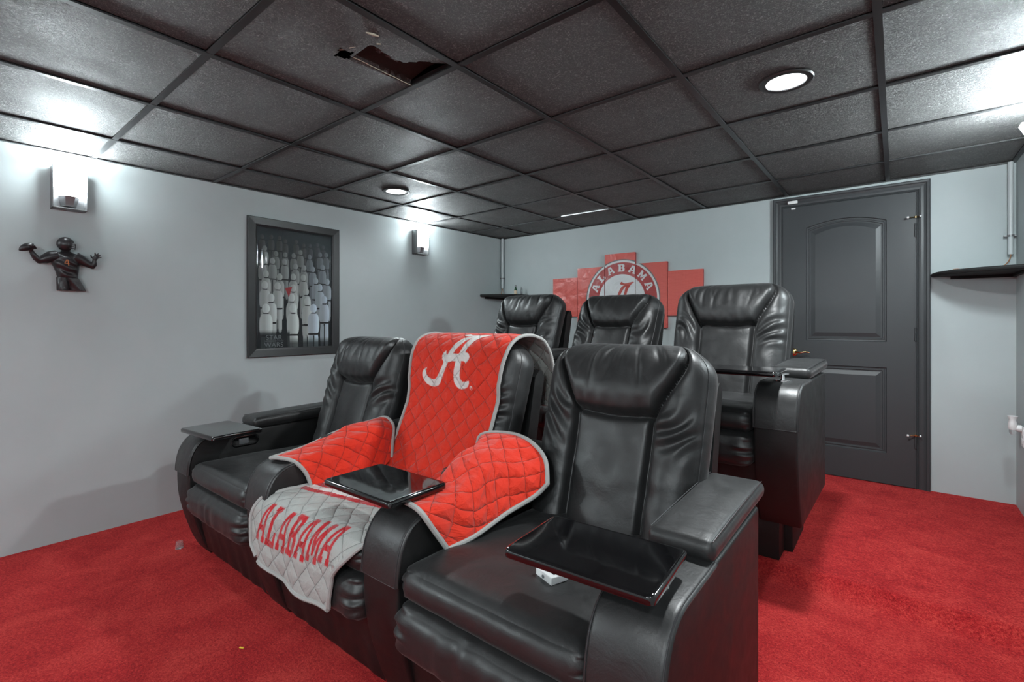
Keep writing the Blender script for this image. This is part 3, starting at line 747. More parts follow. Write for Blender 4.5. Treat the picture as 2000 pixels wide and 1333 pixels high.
def make_recliner(loc, rz, label, arms, seed, tilt=.311):
    r = empty('theater_recliner', loc, rz); tag(r, label, 'recliner', 'black leather theater recliners')
    W = .312
    make_back(r, seed, tilt=tilt)
    # rigid shell behind the cushion
    sh = [(.735, .03), (.80, .03), (1.0, .92), (.985, .955), (.965, .96), (.93, .93)]
    bm = bmesh.new(); g = G(); g.prism([(a, b) for a, b in sh], -.305, .305, 'yz'); g.out('back_shell', M_lea2, r, sharp=30)
    def wr(o, a):
        o = Vector(o)
        if a[2] > 0: o.z += .004*nz(o.x*9+seed, o.y*9, 1)
        o.y += .002*nz(o.x*12+seed, o.z*20, 2)
        return o
    def sf(o, a):
        o = wr(o, a); t = (o.y-.0)/.66
        o.z -= .018*max(0, t)          # seat falls toward the back
        e = abs(a[0])
        if e > .93 and o.y < .1: o.y += .006*math.sin(o.z*260)
        return o
    puff(-W, W, 0.0, .70, .385, .492, .050, 40, 36, 16, (0, .006, .006), sf).out('seat_cushion', M_lea, r, sharp=None)
    def ff(o, a):
        o = Vector(o)
        for xs_ in (-.14, .14):
            o.y += .003*math.exp(-((o.x-xs_)/.004)**2) if a[1] < 0 else 0
        e = abs(a[0]); k = max(0, (e-.72)/.28)
        o.y += .010*k*math.sin(o.z*170+seed+3*o.x) + .003*nz(o.x*15+seed, o.z*10, 4)
        o.y += .0035*math.exp(-((o.x+.02)/.10)**2)*math.sin(o.x*75+nz(o.x*9, o.z*8, seed)*3)
        return o
    fr = puff(-W-.004, W+.004, -.022, .16, .238, .392, .055, 64, 10, 22, (0, .004, 0), ff).out('footrest', M_lea, r, sharp=None)
    for xs_ in (-.144, -.136, .136, .144):
        pts = [(xs_, -.0195+.028*abs(math.cos(math.pi*t))**3.5, .262+.112*t) for t in [i/10 for i in range(11)]]
        G().tube(pts, .0012, 5).out('stitching', M_stitch, fr)
    # lower front panel, softly rippled
    n1, n2 = 60, 14; V = []; F = []
    for j in range(n2+1):
        t = j/n2; z = .012+.245*t
        for i in range(n1+1):
            x = -.318+.636*i/n1
            y = .095-.055*t**.8 + .0035*nz(x*14+seed, z*4, 5)*(1.2-t) + .002*math.sin(x*60+3*nz(x*5, z*5, seed))*(1-t)
            if t < .06: y += .01
            V.append((x, y, z))
    for j in range(n2):
        for i in range(n1): F.append((j*(n1+1)+i, j*(n1+1)+i+1, (j+1)*(n1+1)+i+1, (j+1)*(n1+1)+i))
    g = G().add(V, F); g.box(-.312, .312, .12, .78, .01, .40); g.out('front_panel', M_lea2, r, sharp=None, fix=False)
    for a in arms: make_arm(r, *a)
    return r
CX = (-2.405, -1.600, -.805); FY = .87
make_recliner((CX[0], FY, 0), 0, 'black leather recliner at the left end of the front row, with bare seat and tray',
              [(-.415, 1, (-.415+.168, .120, .07, .650), True), (.400, -1, None)], 1)
make_recliner((CX[1], FY, 0), 0, 'black leather recliner covered by the red quilted cover, middle of the front row',
              [(.405, -1, (.405-.130, .118, .01, .657))], 2)
make_recliner((CX[2], FY, 0), 0, 'large black leather recliner at the right end of the front row, nearest the camera',
              [(.385, -1, (.385-.116, .108, .06, .665))], 3)
# rear row on its black plinth
BZ = .315; BY = 2.245
def rr(x, dy): return (x, BY+dy, BZ)
make_recliner(rr(-.790, 0), -.02, 'black leather recliner in the rear row beside the door, with a swung-out tray',
              [(.397, -1, (.397-.165, .09, .02, .662))], 4)
make_recliner(rr(-1.615, .085), -.04, 'black leather recliner in the middle of the rear row, below the round emblem',
              [(.400, -1, None)], 5, tilt=.44)
make_recliner(rr(-2.395, .125), -.04, 'black leather recliner at the left end of the rear row, beside the corner shelf',
              [(-.390, 1, None), (.392, -1, None)], 6)
g = G().rbox(-2.75, -.430, PE+.01, 3.05, ZP, BZ+.004, .004).rbox(-.46, -.394, 2.69, 3.04, ZP, BZ+.004, .003)
tag(g.out('seating_plinth', M_black), 'low black plinth carrying the rear row of recliners', 'plinth')

# ------------------------------------------------------------ quilted cover on the middle recliner
q = empty('quilted_seat_cover', (-1.60, 1.2, .5)); tag(q, 'red and grey quilted cover with white script letter on the middle front recliner', 'seat cover')
def rel(p): return (p[0]+1.60, p[1]-1.2, p[2]-.5)
RED = np.array((.60, .030, .013)); WHT = np.array((.62, .60, .58)); GRY = np.array((.34, .345, .33)); DRED = np.array((.42, .012, .018))
prof = [(1.93, .78), (1.925, .90), (1.905, 1.02), (1.85, 1.088), (1.77, 1.118), (1.69, 1.117), (1.632, 1.092), (1.598, 1.045), (1.578, .985), (1.570, .92), (1.572, .86), (1.557, .79), (1.532, .70), (1.502, .61), (1.468, .54), (1.425, .505), (1.33, .494), (1.18, .500), (1.02, .506), (.93, .506), (.882, .494), (.850, .462), (.838, .42), (.832, .36), (.830, .31), (.836, .278)]
PR = resample([Vector((0, a, b)) for a, b in prof], .0032); NS = len(PR)
SL = [0.0]
for i in range(NS-1): SL.append(SL[-1]+(PR[i+1]-PR[i]).length)
def s_at(y, z): return SL[min(range(NS), key=lambda i: (PR[i].y-y)**2+(PR[i].z-z)**2)]
s_top, s_j, s_n, s_e = s_at(1.69, 1.117), s_at(1.44, .51), s_at(.882, .494), SL[-1]
def lerp_pts(s, pts):
    return float(np.interp(s, [p[0] for p in pts], [p[1] for p in pts]))
XLp = [(0, -1.875), (s_top, -1.905), (s_at(1.557, .79), -1.893), (s_at(1.49, .58), -1.93), (s_j, -1.915), (s_at(1.1, .5), -1.905), (s_at(.93, .506), -1.92), (s_n, -1.95), (s_n+.09, -1.970), (s_e-.05, -1.955), (s_e, -1.89)]
XRp = [(0, -1.26), (s_top, -1.285), (s_at(1.57, .92), -1.315), (s_at(1.5, .61), -1.345), (s_j, -1.33), (s_at(1.3, .5), -1.29), (s_at(.93, .506), -1.285), (s_n, -1.285), (s_n+.05, -1.315), (s_n+.12, -1.385), (s_e, -1.41)]
NX = 220; V = np.zeros((NS, NX+1, 3)); UV = np.zeros((NS, NX+1, 2))
for i in range(NS):
    s = SL[i]; p = PR[i]; a = PR[max(0, i-1)]; b = PR[min(NS-1, i+1)]; t = (b-a).normalized(); nn = Vector((0, t.z, -t.y))
    nn = Vector((0, t.z, -t.y))      # walking from the back over the top to the front
    xl, xr = lerp_pts(s, XLp), lerp_pts(s, XRp)
    hang = max(0, (s-s_n)/(s_e-s_n))
    for k in range(NX+1):
        f = k/NX; x = xl+(xr-xl)*f; u = (x+1.6)/.325
        d = .0035*nz(x*9, s*9, 1) + .0016*nz(x*26, s*26, 2)
        # follow the headrest edges and the seat hollow
        if s < s_at(1.57, .92): d -= .018*max(0, abs(u)-.65)**1.5*1.5
        y, z = p.y, p.z
        if s < s_at(1.85, 1.088): z -= .0; y += .012*math.sin(x*22)+.01*nz(x*8, s*6, 9)
        if s_j-.12 < s < s_j+.1: d += .008*nz(x*14, s*10, 5)
        if hang > 0: d += .006*hang*math.sin(x*24+2)
        if hang > 0: z -= hang**2*.022*math.sin(f*2.4)        # hem runs lower in the middle
        q_ = d + (.007 if s < s_j else 0)
        V[i, k] = (x, y + nn.y*q_, z + nn.z*q_)
        UV[i, k] = (x, s)
xx = UV[..., 0].ravel(); ss = UV[..., 1].ravel(); P = np.stack([xx, ss], 1)
C = np.tile(RED, (len(P), 1))
sg = s_at(1.00, .506)                     # grey starts in front of the stripes
skew = (xx+1.9)*.17
g_m = (ss + skew*1.0 > sg)
C[g_m] = GRY
for (a_, b_, col) in ((-.030, 0, DRED), (-.065, -.030, WHT), (-.10, -.065, DRED), (-.135, -.10, WHT)):
    m_ = (ss+skew > sg+a_) & (ss+skew <= sg+b_); C[m_] = col
# script letter on the back (normalised outline, u to the right, v up the backrest)
s0 = s_at(1.69, 1.117)+.004; lx0, lw, lh = -1.800, .352, .292
Q = np.stack([(xx-lx0)/lw, 1-(ss-s0)/lh], 1)
a_ = cover(Q, [LOGO, LOGO_H], .006)[:, None]; C = C*(1-a_)+WHT*a_
# registered mark
rx, rs = lx0+.885*lw+.012, s0+.955*lh; rd = np.hypot(xx-rx, ss-rs)
m_ = (np.abs(rd-.0075) < .0012) | ((np.abs(xx-rx+.002) < .001) & (np.abs(ss-rs) < .004)) | (np.abs(np.hypot(xx-rx-.0005, ss-rs+.0018)-.0024) < .0009); C[m_] = WHT*.9
# word on the grey apron
word = 'ALABAMA'; wx0, wx1 = -1.895, -1.395; n = len(word); cw = (wx1-wx0)/n
for i, ch in enumerate(word):
    cx_ = wx0+(i+.5)*cw; f = (i-(n-1)/2)/((n-1)/2)
    base = s_n+.128 + .012*(1-f*f) - .02*f*0 ; hh = .142-.0*f
    polys = GL[ch]; tr = []
    for pl in polys: tr.append([(cx_+(x_-.5)*cw*.90+(y_-.5)*.03, base-y_*hh - (cx_+1.65)*.10) for x_, y_ in pl])
    a_ = cover(P, tr, .0022)[:, None]; C = C*(1-a_)+DRED*a_
rd = np.hypot(xx-(wx1+.012), ss-(s_n+.10)); C[np.abs(rd-.005) < .001] = DRED
# bound edge
me = bpy.data.meshes.new('center_panel')
idx = np.arange(NS*(NX+1)).reshape(NS, NX+1)
Fq = np.stack([idx[:-1, :-1], idx[1:, :-1], idx[1:, 1:], idx[:-1, 1:]], -1).reshape(-1, 4)
Vr = V.reshape(-1, 3) - np.array([-1.60, 1.2, .5])
me.from_pydata(Vr.tolist(), [], Fq.tolist()); me.update()
set_dye(me, C)
uvl = me.uv_layers.new(name='UVMap'); li = np.zeros(len(me.loops), np.int32); me.loops.foreach_get('vertex_index', li)
uvl.data.foreach_set('uv', UV.reshape(-1, 2)[li].astype(np.float32).ravel())
me.polygons.foreach_set('use_smooth', [True]*len(me.polygons))
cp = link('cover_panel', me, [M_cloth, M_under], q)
sm = cp.modifiers.new('thickness', 'SOLIDIFY'); sm.thickness = .006; sm.offset = -1; sm.material_offset = 1
def edge_tube(pts, r=.0065): return [rel(p) for p in pts]
g = G()
for k in (0, NX):
    g.tube([tuple(V[i, k]-np.array([-1.6, 1.2, .5])) for i in range(0, NS, 5)], .0082, 8)
g.tube([tuple(V[NS-1, k]-np.array([-1.6, 1.2, .5])) for k in range(0, NX+1, 6)], .0082, 8)
g.tube([tuple(V[0, k]-np.array([-1.6, 1.2, .5])) for k in range(0, NX+1, 6)], .0082, 8)
g.out('edge_binding', M_bind, cp)

def flap(rows, seed, name, edges):
    """bicubic sheet through rows of control points"""
    nu, nv = 110, 110; VV = []; UVf = []
    for i in range(nu+1):
        col = [cm([r[k] for r in rows], i/nu) for k in range(len(rows[0]))]
        for j in range(nv+1):
            p = cm(col, j/nv); VV.append(p)
    W_ = np.array([p[:] for p in VV]).reshape(nu+1, nv+1, 3)
    du = np.gradient(W_, axis=0); dv = np.gradient(W_, axis=1); N_ = np.cross(dv, du); N_ /= (np.linalg.norm(N_, axis=2, keepdims=True)+1e-9)
    if N_[nu//2, nv//2, 2] < 0: N_ = -N_
    lu = np.cumsum(np.linalg.norm(du, axis=2), axis=0); lv = np.cumsum(np.linalg.norm(dv, axis=2), axis=1)
    for i in range(nu+1):
        for j in range(nv+1):
            a, b = lu[i, nv//2], lv[nu//2, j]
            e = min(1, 6*min(i/nu, 1-i/nu, j/nv+.1, 1-j/nv))
            W_[i, j] += N_[i, j]*(.010*nz(a*11, b*11, seed)*e + .0035*nz(a*32, b*32, seed+3)*e)
    idx = np.arange((nu+1)*(nv+1)).reshape(nu+1, nv+1)
    Fq = np.stack([idx[:-1, :-1], idx[1:, :-1], idx[1:, 1:], idx[:-1, 1:]], -1).reshape(-1, 4)
    me = bpy.data.meshes.new(name); me.from_pydata((W_.reshape(-1, 3)-np.array([-1.6, 1.2, .5])).tolist(), [], Fq.tolist()); me.update()
    if sum(p.normal.z for p in list(me.polygons)[::50]) < 0: me.flip_normals()
    set_dye(me, np.tile(RED*1.05, (len(VV), 1)))
    uvl = me.uv_layers.new(name='UVMap'); li = np.zeros(len(me.loops), np.int32); me.loops.foreach_get('vertex_index', li)
    U = np.stack([lu, lv], -1).reshape(-1, 2); uvl.data.foreach_set('uv', U[li].astype(np.float32).ravel())
    me.polygons.foreach_set('use_smooth', [True]*len(me.polygons))
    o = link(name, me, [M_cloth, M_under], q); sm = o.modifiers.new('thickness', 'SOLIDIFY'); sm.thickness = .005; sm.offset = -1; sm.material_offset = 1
    g = G(); O_ = np.array([-1.6, 1.2, .5])
    pts = []
    for e in edges:
        seg = {'front': [W_[0, j] for j in range(nv+1)], 'rear': [W_[nu, j] for j in range(nv, -1, -1)],
               'outer': [W_[i, nv] for i in range(nu+1)], 'inner0': [W_[i, 0] for i in range(nu, -1, -1)]}[e]
        pts += [tuple(p-O_) for p in seg[::4]]
    g.tube(pts, .0082, 8); g.out('edge_binding', M_bind, o)
    return o
RF = [[(-1.285, 1.06, .50), (-1.272, 1.0, .605), (-1.20, .965, .625), (-1.108, .950, .622), (-1.085, .985, .56), (-1.075, 1.035, .485)],
      [(-1.285, 1.16, .50), (-1.275, 1.15, .610), (-1.20, 1.14, .634), (-1.105, 1.14, .632), (-1.065, 1.14, .57), (-1.050, 1.13, .50)],
      [(-1.290, 1.27, .50), (-1.285, 1.27, .665), (-1.20, 1.27, .705), (-1.105, 1.27, .688), (-1.050, 1.27, .60), (-1.030, 1.265, .535)],
      [(-1.300, 1.38, .50), (-1.295, 1.39, .690), (-1.20, 1.40, .730), (-1.095, 1.40, .705), (-1.015, 1.385, .65), (-.985, 1.365, .575)],
      [(-1.320, 1.46, .56), (-1.345, 1.47, .705), (-1.23, 1.485, .740), (-1.10, 1.475, .735), (-.995, 1.440, .69), (-.955, 1.400, .615)]]
flap(RF, 3.3, 'arm_flap', ['front', 'outer', 'rear'])
LF = [[(-2.045, .950, .614), (-1.99, .958, .622), (-1.930, .99, .612), (-1.908, 1.03, .56), (-1.90, 1.05, .497)],
      [(-2.078, 1.12, .622), (-2.00, 1.12, .645), (-1.918, 1.13, .630), (-1.900, 1.14, .56), (-1.89, 1.15, .497)],
      [(-2.090, 1.27, .655), (-2.00, 1.27, .692), (-1.915, 1.27, .660), (-1.900, 1.27, .57), (-1.885, 1.27, .497)],
      [(-2.090, 1.40, .672), (-2.00, 1.41, .706), (-1.912, 1.40, .680), (-1.895, 1.38, .59), (-1.875, 1.37, .50)],
      [(-2.075, 1.49, .685), (-2.00, 1.50, .705), (-1.930, 1.49, .675), (-1.910, 1.47, .60), (-1.890, 1.45, .53)]]
LFr = [list(reversed(r)) for r in LF]
flap(LFr, 8.1, 'arm_flap', ['front', 'outer', 'rear'])

# ------------------------------------------------------------ small things on the seats and floor
g = puff(-.036, .036, -.028, .028, 0, .021, .003, 10, 10, 8)
o = g.out('remote_box', M_white, sharp=40); o.location = (-.727, 1.086, .4925); o.rotation_euler = (0, 0, -.35)
tag(o, 'small white electronic box on the nearest recliner seat under the tray', 'gadget')
G().box(-.024, .026, -.012, .018, .0208, .0216).out('display', M_screen, o, smooth=False)
G().lathe([(.0045, 0), (.0045, -.002), (.002, -.0025), (0, -.001)], (0, -.028, .010), 16, 'y').out('jack', M_grayp, o)
o = G().lathe([(.017, 0), (.0185, .001), (.016, .035), (.015, .035), (.0165, .003), (0, .002)], n=24).out('clear_cap', M_clear, loc=(-2.93, .893, .001))
tag(o, 'small clear plastic cap standing on the red carpet', 'cap')
o = G().rbox(-.009, .009, -.003, .003, 0, .003, .001).out('yellow_scrap', M_yellow, loc=(-1.854, .759, .001)); o.rotation_euler = (0, 0, .5)
tag(o, 'tiny yellow scrap on the red carpet in front of the seats', 'scrap')

# ------------------------------------------------------------ corner shelves, conduits, bottles
def corner_shelf(x, y, z, sx, R, label):
    r = empty('corner_shelf', (x, y, z)); tag(r, label, 'shelf', 'black corner shelves')
    n = 24; pts = [(0, 0)] + [(sx*R*math.cos(a), -R*math.sin(a)) for a in [math.pi/2*k/n for k in range(n+1)]]
    if sx < 0: pts = [pts[0]] + list(reversed(pts[1:]))
    g = G().prism(pts, -.026, 0, 'xy'); b = g.out('shelf_board', M_shelf, r, sharp=30)
    e = G()
    for (o_, h_) in ((.003, -.013),):
        e.tube([(sx*(R+.001)*math.cos(a), -(R+.001)*math.sin(a), -.013) for a in [math.pi/2*(k+.3)/(n+.6) for k in range(n+1)]], .012, 8)
    e.out('edge_band', M_shelf, b)
    G().box(min(0, sx*.30), max(0, sx*.30), -.018, 0, -.044, -.026).box(min(0, sx*.018), max(0, sx*.018), -.30, 0, -.044, -.026).out('cleat', M_shelf, r, smooth=False)
    return r
corner_shelf(XL, YB, 1.484, 1, .375, 'black quarter-round corner shelf on the left, holding two tiny bottles')
corner_shelf(XR, YB, 1.505, -1, .385, 'black quarter-round corner shelf right of the door, with loose copper wire')
def conduit(x, y, z0, label, sx):
    r = empty('cable_conduit', (x, y, z0)); tag(r, label, 'conduit', 'painted corner conduits')
    t = zc(x, y)-z0
    G().lathe([(.0115, 0), (.0135, 0), (.0135, t), (.0115, t)], n=16).out('pipe', M_pipe, r)
    c = G().lathe([(.0165, .108), (.0165, .120)], n=16).rbox(-.030, -.012, -.006, .012, .109, .119, .001).rbox(.012, .026, -.006, .012, .109, .119, .001).out('strap', M_silver, r)
    return r
conduit(-3.489, 4.212, 1.565, 'grey painted conduit in the left rear corner above the shelf', 1)
conduit(.548, 4.212, 1.597, 'grey painted conduit in the right rear corner above the shelf', -1)
g = G()
for dx, dy in ((-.012, .0), (.004, -.02), (.022, .005)):
    g.tube([(-3.489, 4.212, 1.60), (-3.487, 4.210, 1.56), (-3.489+dx*.6, 4.21+dy, 1.515), (-3.489+dx*1.6, 4.21+dy*1.4, 1.4865)], .0022, 6)
g.tube([(-3.46, 4.20, 1.488), (-3.44, 4.19, 1.496), (-3.43, 4.20, 1.488)], .003, 6)
tag(g.out('copper_wires', M_copper), 'frayed copper wires hanging from the left corner conduit onto the shelf', 'wire', 'copper wires')
g = G().tube([cm([(.548, 4.212, 1.62), (.548, 4.21, 1.59), (.538, 4.205, 1.555), (.515, 4.20, 1.528), (.480, 4.195, 1.508)], k/16) for k in range(17)], .003, 8)
tag(g.out('copper_wire', M_copper), 'copper coloured wire curving out of the right corner conduit', 'wire', 'copper wires')
g = G()
for k in range(2):
    cx_ = .300+.035*k
    g.tube([(cx_+.018*math.cos(a), 4.16+.008*math.sin(a), 1.5125+.005*math.sin(a+k)+.004) for a in [2*math.pi*t/20 for t in range(20)]], .0022, 6, closed=True)
g.tube([(.335, 4.155, 1.516), (.36, 4.15, 1.512), (.385, 4.15, 1.508)], .002, 6)
tag(g.out('wire_loop', M_copper), 'loose loop of wire lying on the right corner shelf', 'wire', 'copper wires')
r = empty('small_bottle', (-3.252, 4.15, 1.485)); tag(r, 'tiny green bottle with a paper label on the left corner shelf', 'bottle', 'bottles on the corner shelf')
G().lathe([(.0, 0), (.015, 0), (.016, .004), (.016, .052), (.0095, .068), (.0085, .090), (.0, .090)], n=20).out('bottle_body', M_green, r)
G().lathe([(.0165, .006), (.0165, .045)], n=20).out('paper_label', M_paperl, r)
G().lathe([(.0095, .086), (.0095, .102), (.0, .103)], n=16).out('bottle_cap', M_silver, r)
r = empty('small_bottle', (-3.190, 4.17, 1.485)); tag(r, 'tiny slim dark pointed bottle on the left corner shelf', 'bottle', 'bottles on the corner shelf')
G().lathe([(0, 0), (.011, 0), (.012, .004), (.010, .045), (.004, .075), (.0015, .088), (0, .088)], n=20).out('bottle_body', M_grayp, r)

# ------------------------------------------------------------ outlet with plug-in lamp on the right wall
r = empty('wall_outlet', (XR, 4.02, .52)); tag(r, 'white wall outlet plate at the right edge', 'outlet')
G().rbox(-.007, 0, -.036, .036, -.058, .058, .003).out('face_plate', M_white, r)
G().rbox(-.009, -.006, -.016, .016, .010, .040, .002).rbox(-.009, -.006, -.016, .016, -.040, -.010, .002).out('socket', M_white, r)
r = empty('plug_in_lamp', (XR-.009, 4.02, .565)); tag(r, 'white plug-in night light with a clear globe in the right wall outlet', 'night light')
G().lathe([(.020, 0), (.021, -.012), (.016, -.024), (.014, -.034)], n=20, axis='x').out('plug_base', M_white, r)
G().lathe([(.0, -.010), (.017, -.010), (.021, .004), (.019, .030), (.015, .048), (.022, .066), (.0225, .070), (.018, .069), (.0, .060)], (-.036, 0, 0), 24).out('lamp_housing', M_white, r)
G().lathe([(.0, -.040), (.010, -.037), (.016, -.027), (.016, -.016), (.011, -.008)], (-.036, 0, 0), 20).out('globe', M_clear, r)

# ------------------------------------------------------------ printed wall panels
PANELS = [(-2.807, -2.517, 1.240, 1.633, 0), (-2.512, -2.214, 1.135, 1.722, 0), (-2.209, -1.897, 1.030, 1.836, 0), (-1.892, -1.594, 1.131, 1.725, 1), (-1.589, -1.284, 1.241, 1.638, 1)]
PC = np.array((.62, .11, .09)); CW = np.array((.62, .63, .64)); CG = np.array((.12, .13, .135)); CR = np.array((.36, .045, .045))
CXc, CZc, CRr = -2.035, 1.400, .378
word = 'ALABAMA'; ring = []
for i, ch in enumerate(word):
    th_ = math.radians(66.5 - 133*i/6); rr_ = .262
    bx, bz = CXc + rr_*math.sin(-th_), CZc + rr_*math.cos(th_)
    ring.append(xf(GL[ch], bx, bz, .072, .070, th_))
PL = ['leftmost red panel of the five-piece wall print, plain red', 'second red panel from the left with the letters A and L of the emblem', 'tallest middle panel of the wall print, with the script letter emblem',
      'fourth panel of the wall print, red mesh with the emblem edge', 'rightmost red mesh-textured panel of the wall print']
for k, (x0, x1, z0, z1, kind) in enumerate(PANELS):
    yf = YB-.026
    n1, n2 = int((x1-x0)/.0027), int((z1-z0)/.0027)
    X_, Z_ = np.meshgrid(np.linspace(x0, x1, n1+1), np.linspace(z0, z1, n2+1))
    xx, zz = X_.ravel(), Z_.ravel(); R_ = np.hypot(xx-CXc, zz-CZc); C = np.tile(PC, (len(xx), 1))
    def blend(mask, col):
        global C
        C = C*(1-mask[:, None])+col*mask[:, None]
    aa = lambda r0: np.clip((r0-R_)/.0025+.5, 0, 1)
    blend(aa(CRr), CG); blend(aa(.368), CW); blend(aa(.350), CR); blend(aa(.236), CW)
    P = np.stack([xx, zz], 1)
    if x0 < -1.5 and x1 > -2.55:
        for pl in ring: blend(cover(P, pl, .0025), CW)
        Q = np.stack([(xx+2.215)/.31, (zz-1.262)/.305], 1); blend(cover(Q, [LOGO, LOGO_H], .007), np.array((.42, .05, .035)))
    me = bpy.data.meshes.new('print'); idx = np.arange(len(xx)).reshape(n2+1, n1+1)
    Fq = np.stack([idx[:-1, :-1], idx[:-1, 1:], idx[1:, 1:], idx[1:, :-1]], -1).reshape(-1, 4)
    wav = np.array([.0012*nz(a*9, b*9, k) for a, b in zip(xx[::1], zz[::1])]) if k in (0, 1) else np.zeros(len(xx))
    me.from_pydata(np.stack([xx, np.full(len(xx), yf)+wav-.0005, zz], 1).tolist(), [], Fq.tolist()); me.update(); set_dye(me, C)
    me.polygons.foreach_set('use_smooth', [True]*len(me.polygons))
    body = G().rbox(x0, x1, yf+.001, YB, z0, z1, .002).out('wall_panel', mat('panel_edge', (.40, .035, .035), .4), smooth=False)
    tag(body, PL[k], 'wall panel', 'five-piece red wall print')
    link('printed_face', me, M_canvas2 if kind else M_canvas, body)

# ------------------------------------------------------------ framed poster
r = empty('framed_poster', (XL, 1.822, 1.428)); tag(r, 'black framed poster with ranks of pale figures on the left wall', 'poster')
FW, FH, T = .350, .494, .062
prf = [(0, 0), (0, .020), (.004, .024), (.050, .020), (T, .014), (T, .004)]
V = []; F = []
for (o_, h_) in prf:
    for sy, sz in ((-1, -1), (1, -1), (1, 1), (-1, 1)): V.append((h_, sy*(FW-o_), sz*(FH-o_)))
for i in range(len(prf)-1):
    for k in range(4): F.append((i*4+k, i*4+(k+1) % 4, (i+1)*4+(k+1) % 4, (i+1)*4+k))
G().add(V, F).out('frame', M_frame, r, smooth=False)
n1, n2 = 230, 350; ya, za = FW-T, FH-T
Y_, Z_ = np.meshgrid(np.linspace(-ya, ya, n1+1), np.linspace(-za, za, n2+1)); yy, zz = Y_.ravel(), Z_.ravel()
C = np.tile(np.array((.010, .016, .020)), (len(yy), 1))
vz = (zz+za)/(2*za)
C += np.outer(np.clip(vz-.72, 0, 1)*.09, np.array((.7, 1, 1.05)))
# generic smooth upright pieces in ranks, far to near
rs = random.Random(5); items = []
for row in range(7):
    n = 9-row; yb = .34-.088*row+(.01 if row == 6 else 0); sc = .5+.085*row
    for k in range(n):
        items.append((-.27+.54*(k+.5+.35*((row % 2)-.5))/n+rs.uniform(-.012, .012), yb+rs.uniform(-.02, .02), sc, row))
def ell(cy, cz, a, b, p=2.0): return np.clip((1-(np.abs((yy-cy)/a)**p+np.abs((zz-cz)/b)**p))*8+.5, 0, 1)
for (cy, cz, sc, row) in items:
    lum = (.03+.055*row)*(1 if row < 3 else 1.12); tint = np.array((.92, 1.0, .98)) if cy < .1 else np.array((.85, .98, 1.08))
    hz_ = cz; sh = .55+.45*np.clip((yy-cy)/(.045*sc)+.2, 0, 1)
    parts = [(ell(cy, hz_-.10*sc, .046*sc, .085*sc, 3), .92), (ell(cy-.02*sc, hz_-.27*sc, .017*sc, .12*sc, 3), .85), (ell(cy+.022*sc, hz_-.27*sc, .017*sc, .12*sc, 3), .9), (ell(cy, hz_+.02*sc, .027*sc, .034*sc), 1.05)]
    for m_, f in parts:
        col = np.outer(lum*f*sh*2.7, tint); dark = ell(cy, hz_, .001, .001)*0
        C = C*(1-m_[:, None])+col*m_[:, None]
    m_ = ell(cy, hz_-.175*sc, .044*sc, .007*sc, 4); C = C*(1-m_[:, None])+np.array((.012, .014, .015))*m_[:, None]
    m_ = ell(cy, hz_-.015*sc, .020*sc, .004*sc, 4); C = C*(1-m_[:, None])+np.array((.012, .014, .015))*m_[:, None]
low_ = np.clip((-.300-zz)/.03, 0, 1)*np.where(yy < -.05, 1, .0) + np.clip((-.36-zz)/.04, 0, 1)*np.where(yy < -.05, 0, .9); C = C*(1-low_[:, None]*.93)+np.array((.010, .015, .018))*low_[:, None]*.93
tri = [(-.085, .005), (-.030, .018), (-.055, -.062)]; m_ = cover(np.stack([yy, zz], 1), [tri], .002); C = C*(1-m_[:, None])+np.array((.38, .03, .035))*m_[:, None]
fade = np.clip((zz+za)/.16, .15, 1)[:, None]
me = bpy.data.meshes.new('print'); idx = np.arange(len(yy)).reshape(n2+1, n1+1)
Fq = np.stack([idx[:-1, :-1], idx[:-1, 1:], idx[1:, 1:], idx[1:, :-1]], -1).reshape(-1, 4)
me.from_pydata(np.stack([np.full(len(yy), .006), yy, zz], 1).tolist(), [], Fq.tolist()); me.update(); set_dye(me, C)
pr = link('printed_sheet', me, M_print, r)
M_ink = mat('pale_ink', (.20, .22, .23), .6)
def words(txt, size, y, z, parent, m, x=.0068):
    cu = bpy.data.curves.new('lettering', 'FONT'); cu.body = txt; cu.size = size; cu.align_x = 'CENTER'; cu.extrude = .0001; cu.space_character = 1.05
    to = bpy.data.objects.new('tmp', cu); COL.objects.link(to); dg = bpy.context.evaluated_depsgraph_get()
    me = bpy.data.meshes.new_from_object(to.evaluated_get(dg)); bpy.data.objects.remove(to)
    o = link('lettering', me, m, parent); o.location = (x, y, z); o.rotation_euler = (math.pi/2, 0, math.pi/2); return o
words('STAR', .048, -.165, -.372, pr, M_ink); words('THE FORCE AWAKENS', .013, -.165, -.386, pr, M_ink); words('WARS', .048, -.165, -.424, pr, M_ink)
LZ = [(1.536, 1.647), (1.568, 1.614), (1.603, 1.600), (1.687, 1.608), (1.781, 1.643), (1.860, 1.670), (1.921, 1.716), (1.975, 1.738), (2.034, 1.737), (2.073, 1.705), (2.104, 1.656)]
V = []; F = []; na, nb_ = 80, 90
for side in (0, 1):                                   # slightly warped clear sheet
    for j in range(nb_+1):
        for i in range(na+1):
            y, z = -ya+2*ya*i/na, -za+2*za*j/nb_
            zl = float(np.interp(y+1.822, [p[0] for p in LZ], [p[1] for p in LZ]))
            sl = (zl-1.545)*.27; x = .0125 + sl*.10*math.tanh((z+1.428-zl)/.10) + .010*(y/ya)**2*.35 + .018*max(0, y/ya)*.15
            V.append((x+(.0012 if side else 0), y, z))
o1 = (na+1)*(nb_+1)
for j in range(nb_):
    for i in range(na):
        a = j*(na+1)+i; F.append((a, a+na+1, a+na+2, a+1)); F.append((o1+a, o1+a+1, o1+a+na+2, o1+a+na+1))
G().add(V, F).out('acrylic_sheet', M_acrylic, r, sharp=None, fix=False)

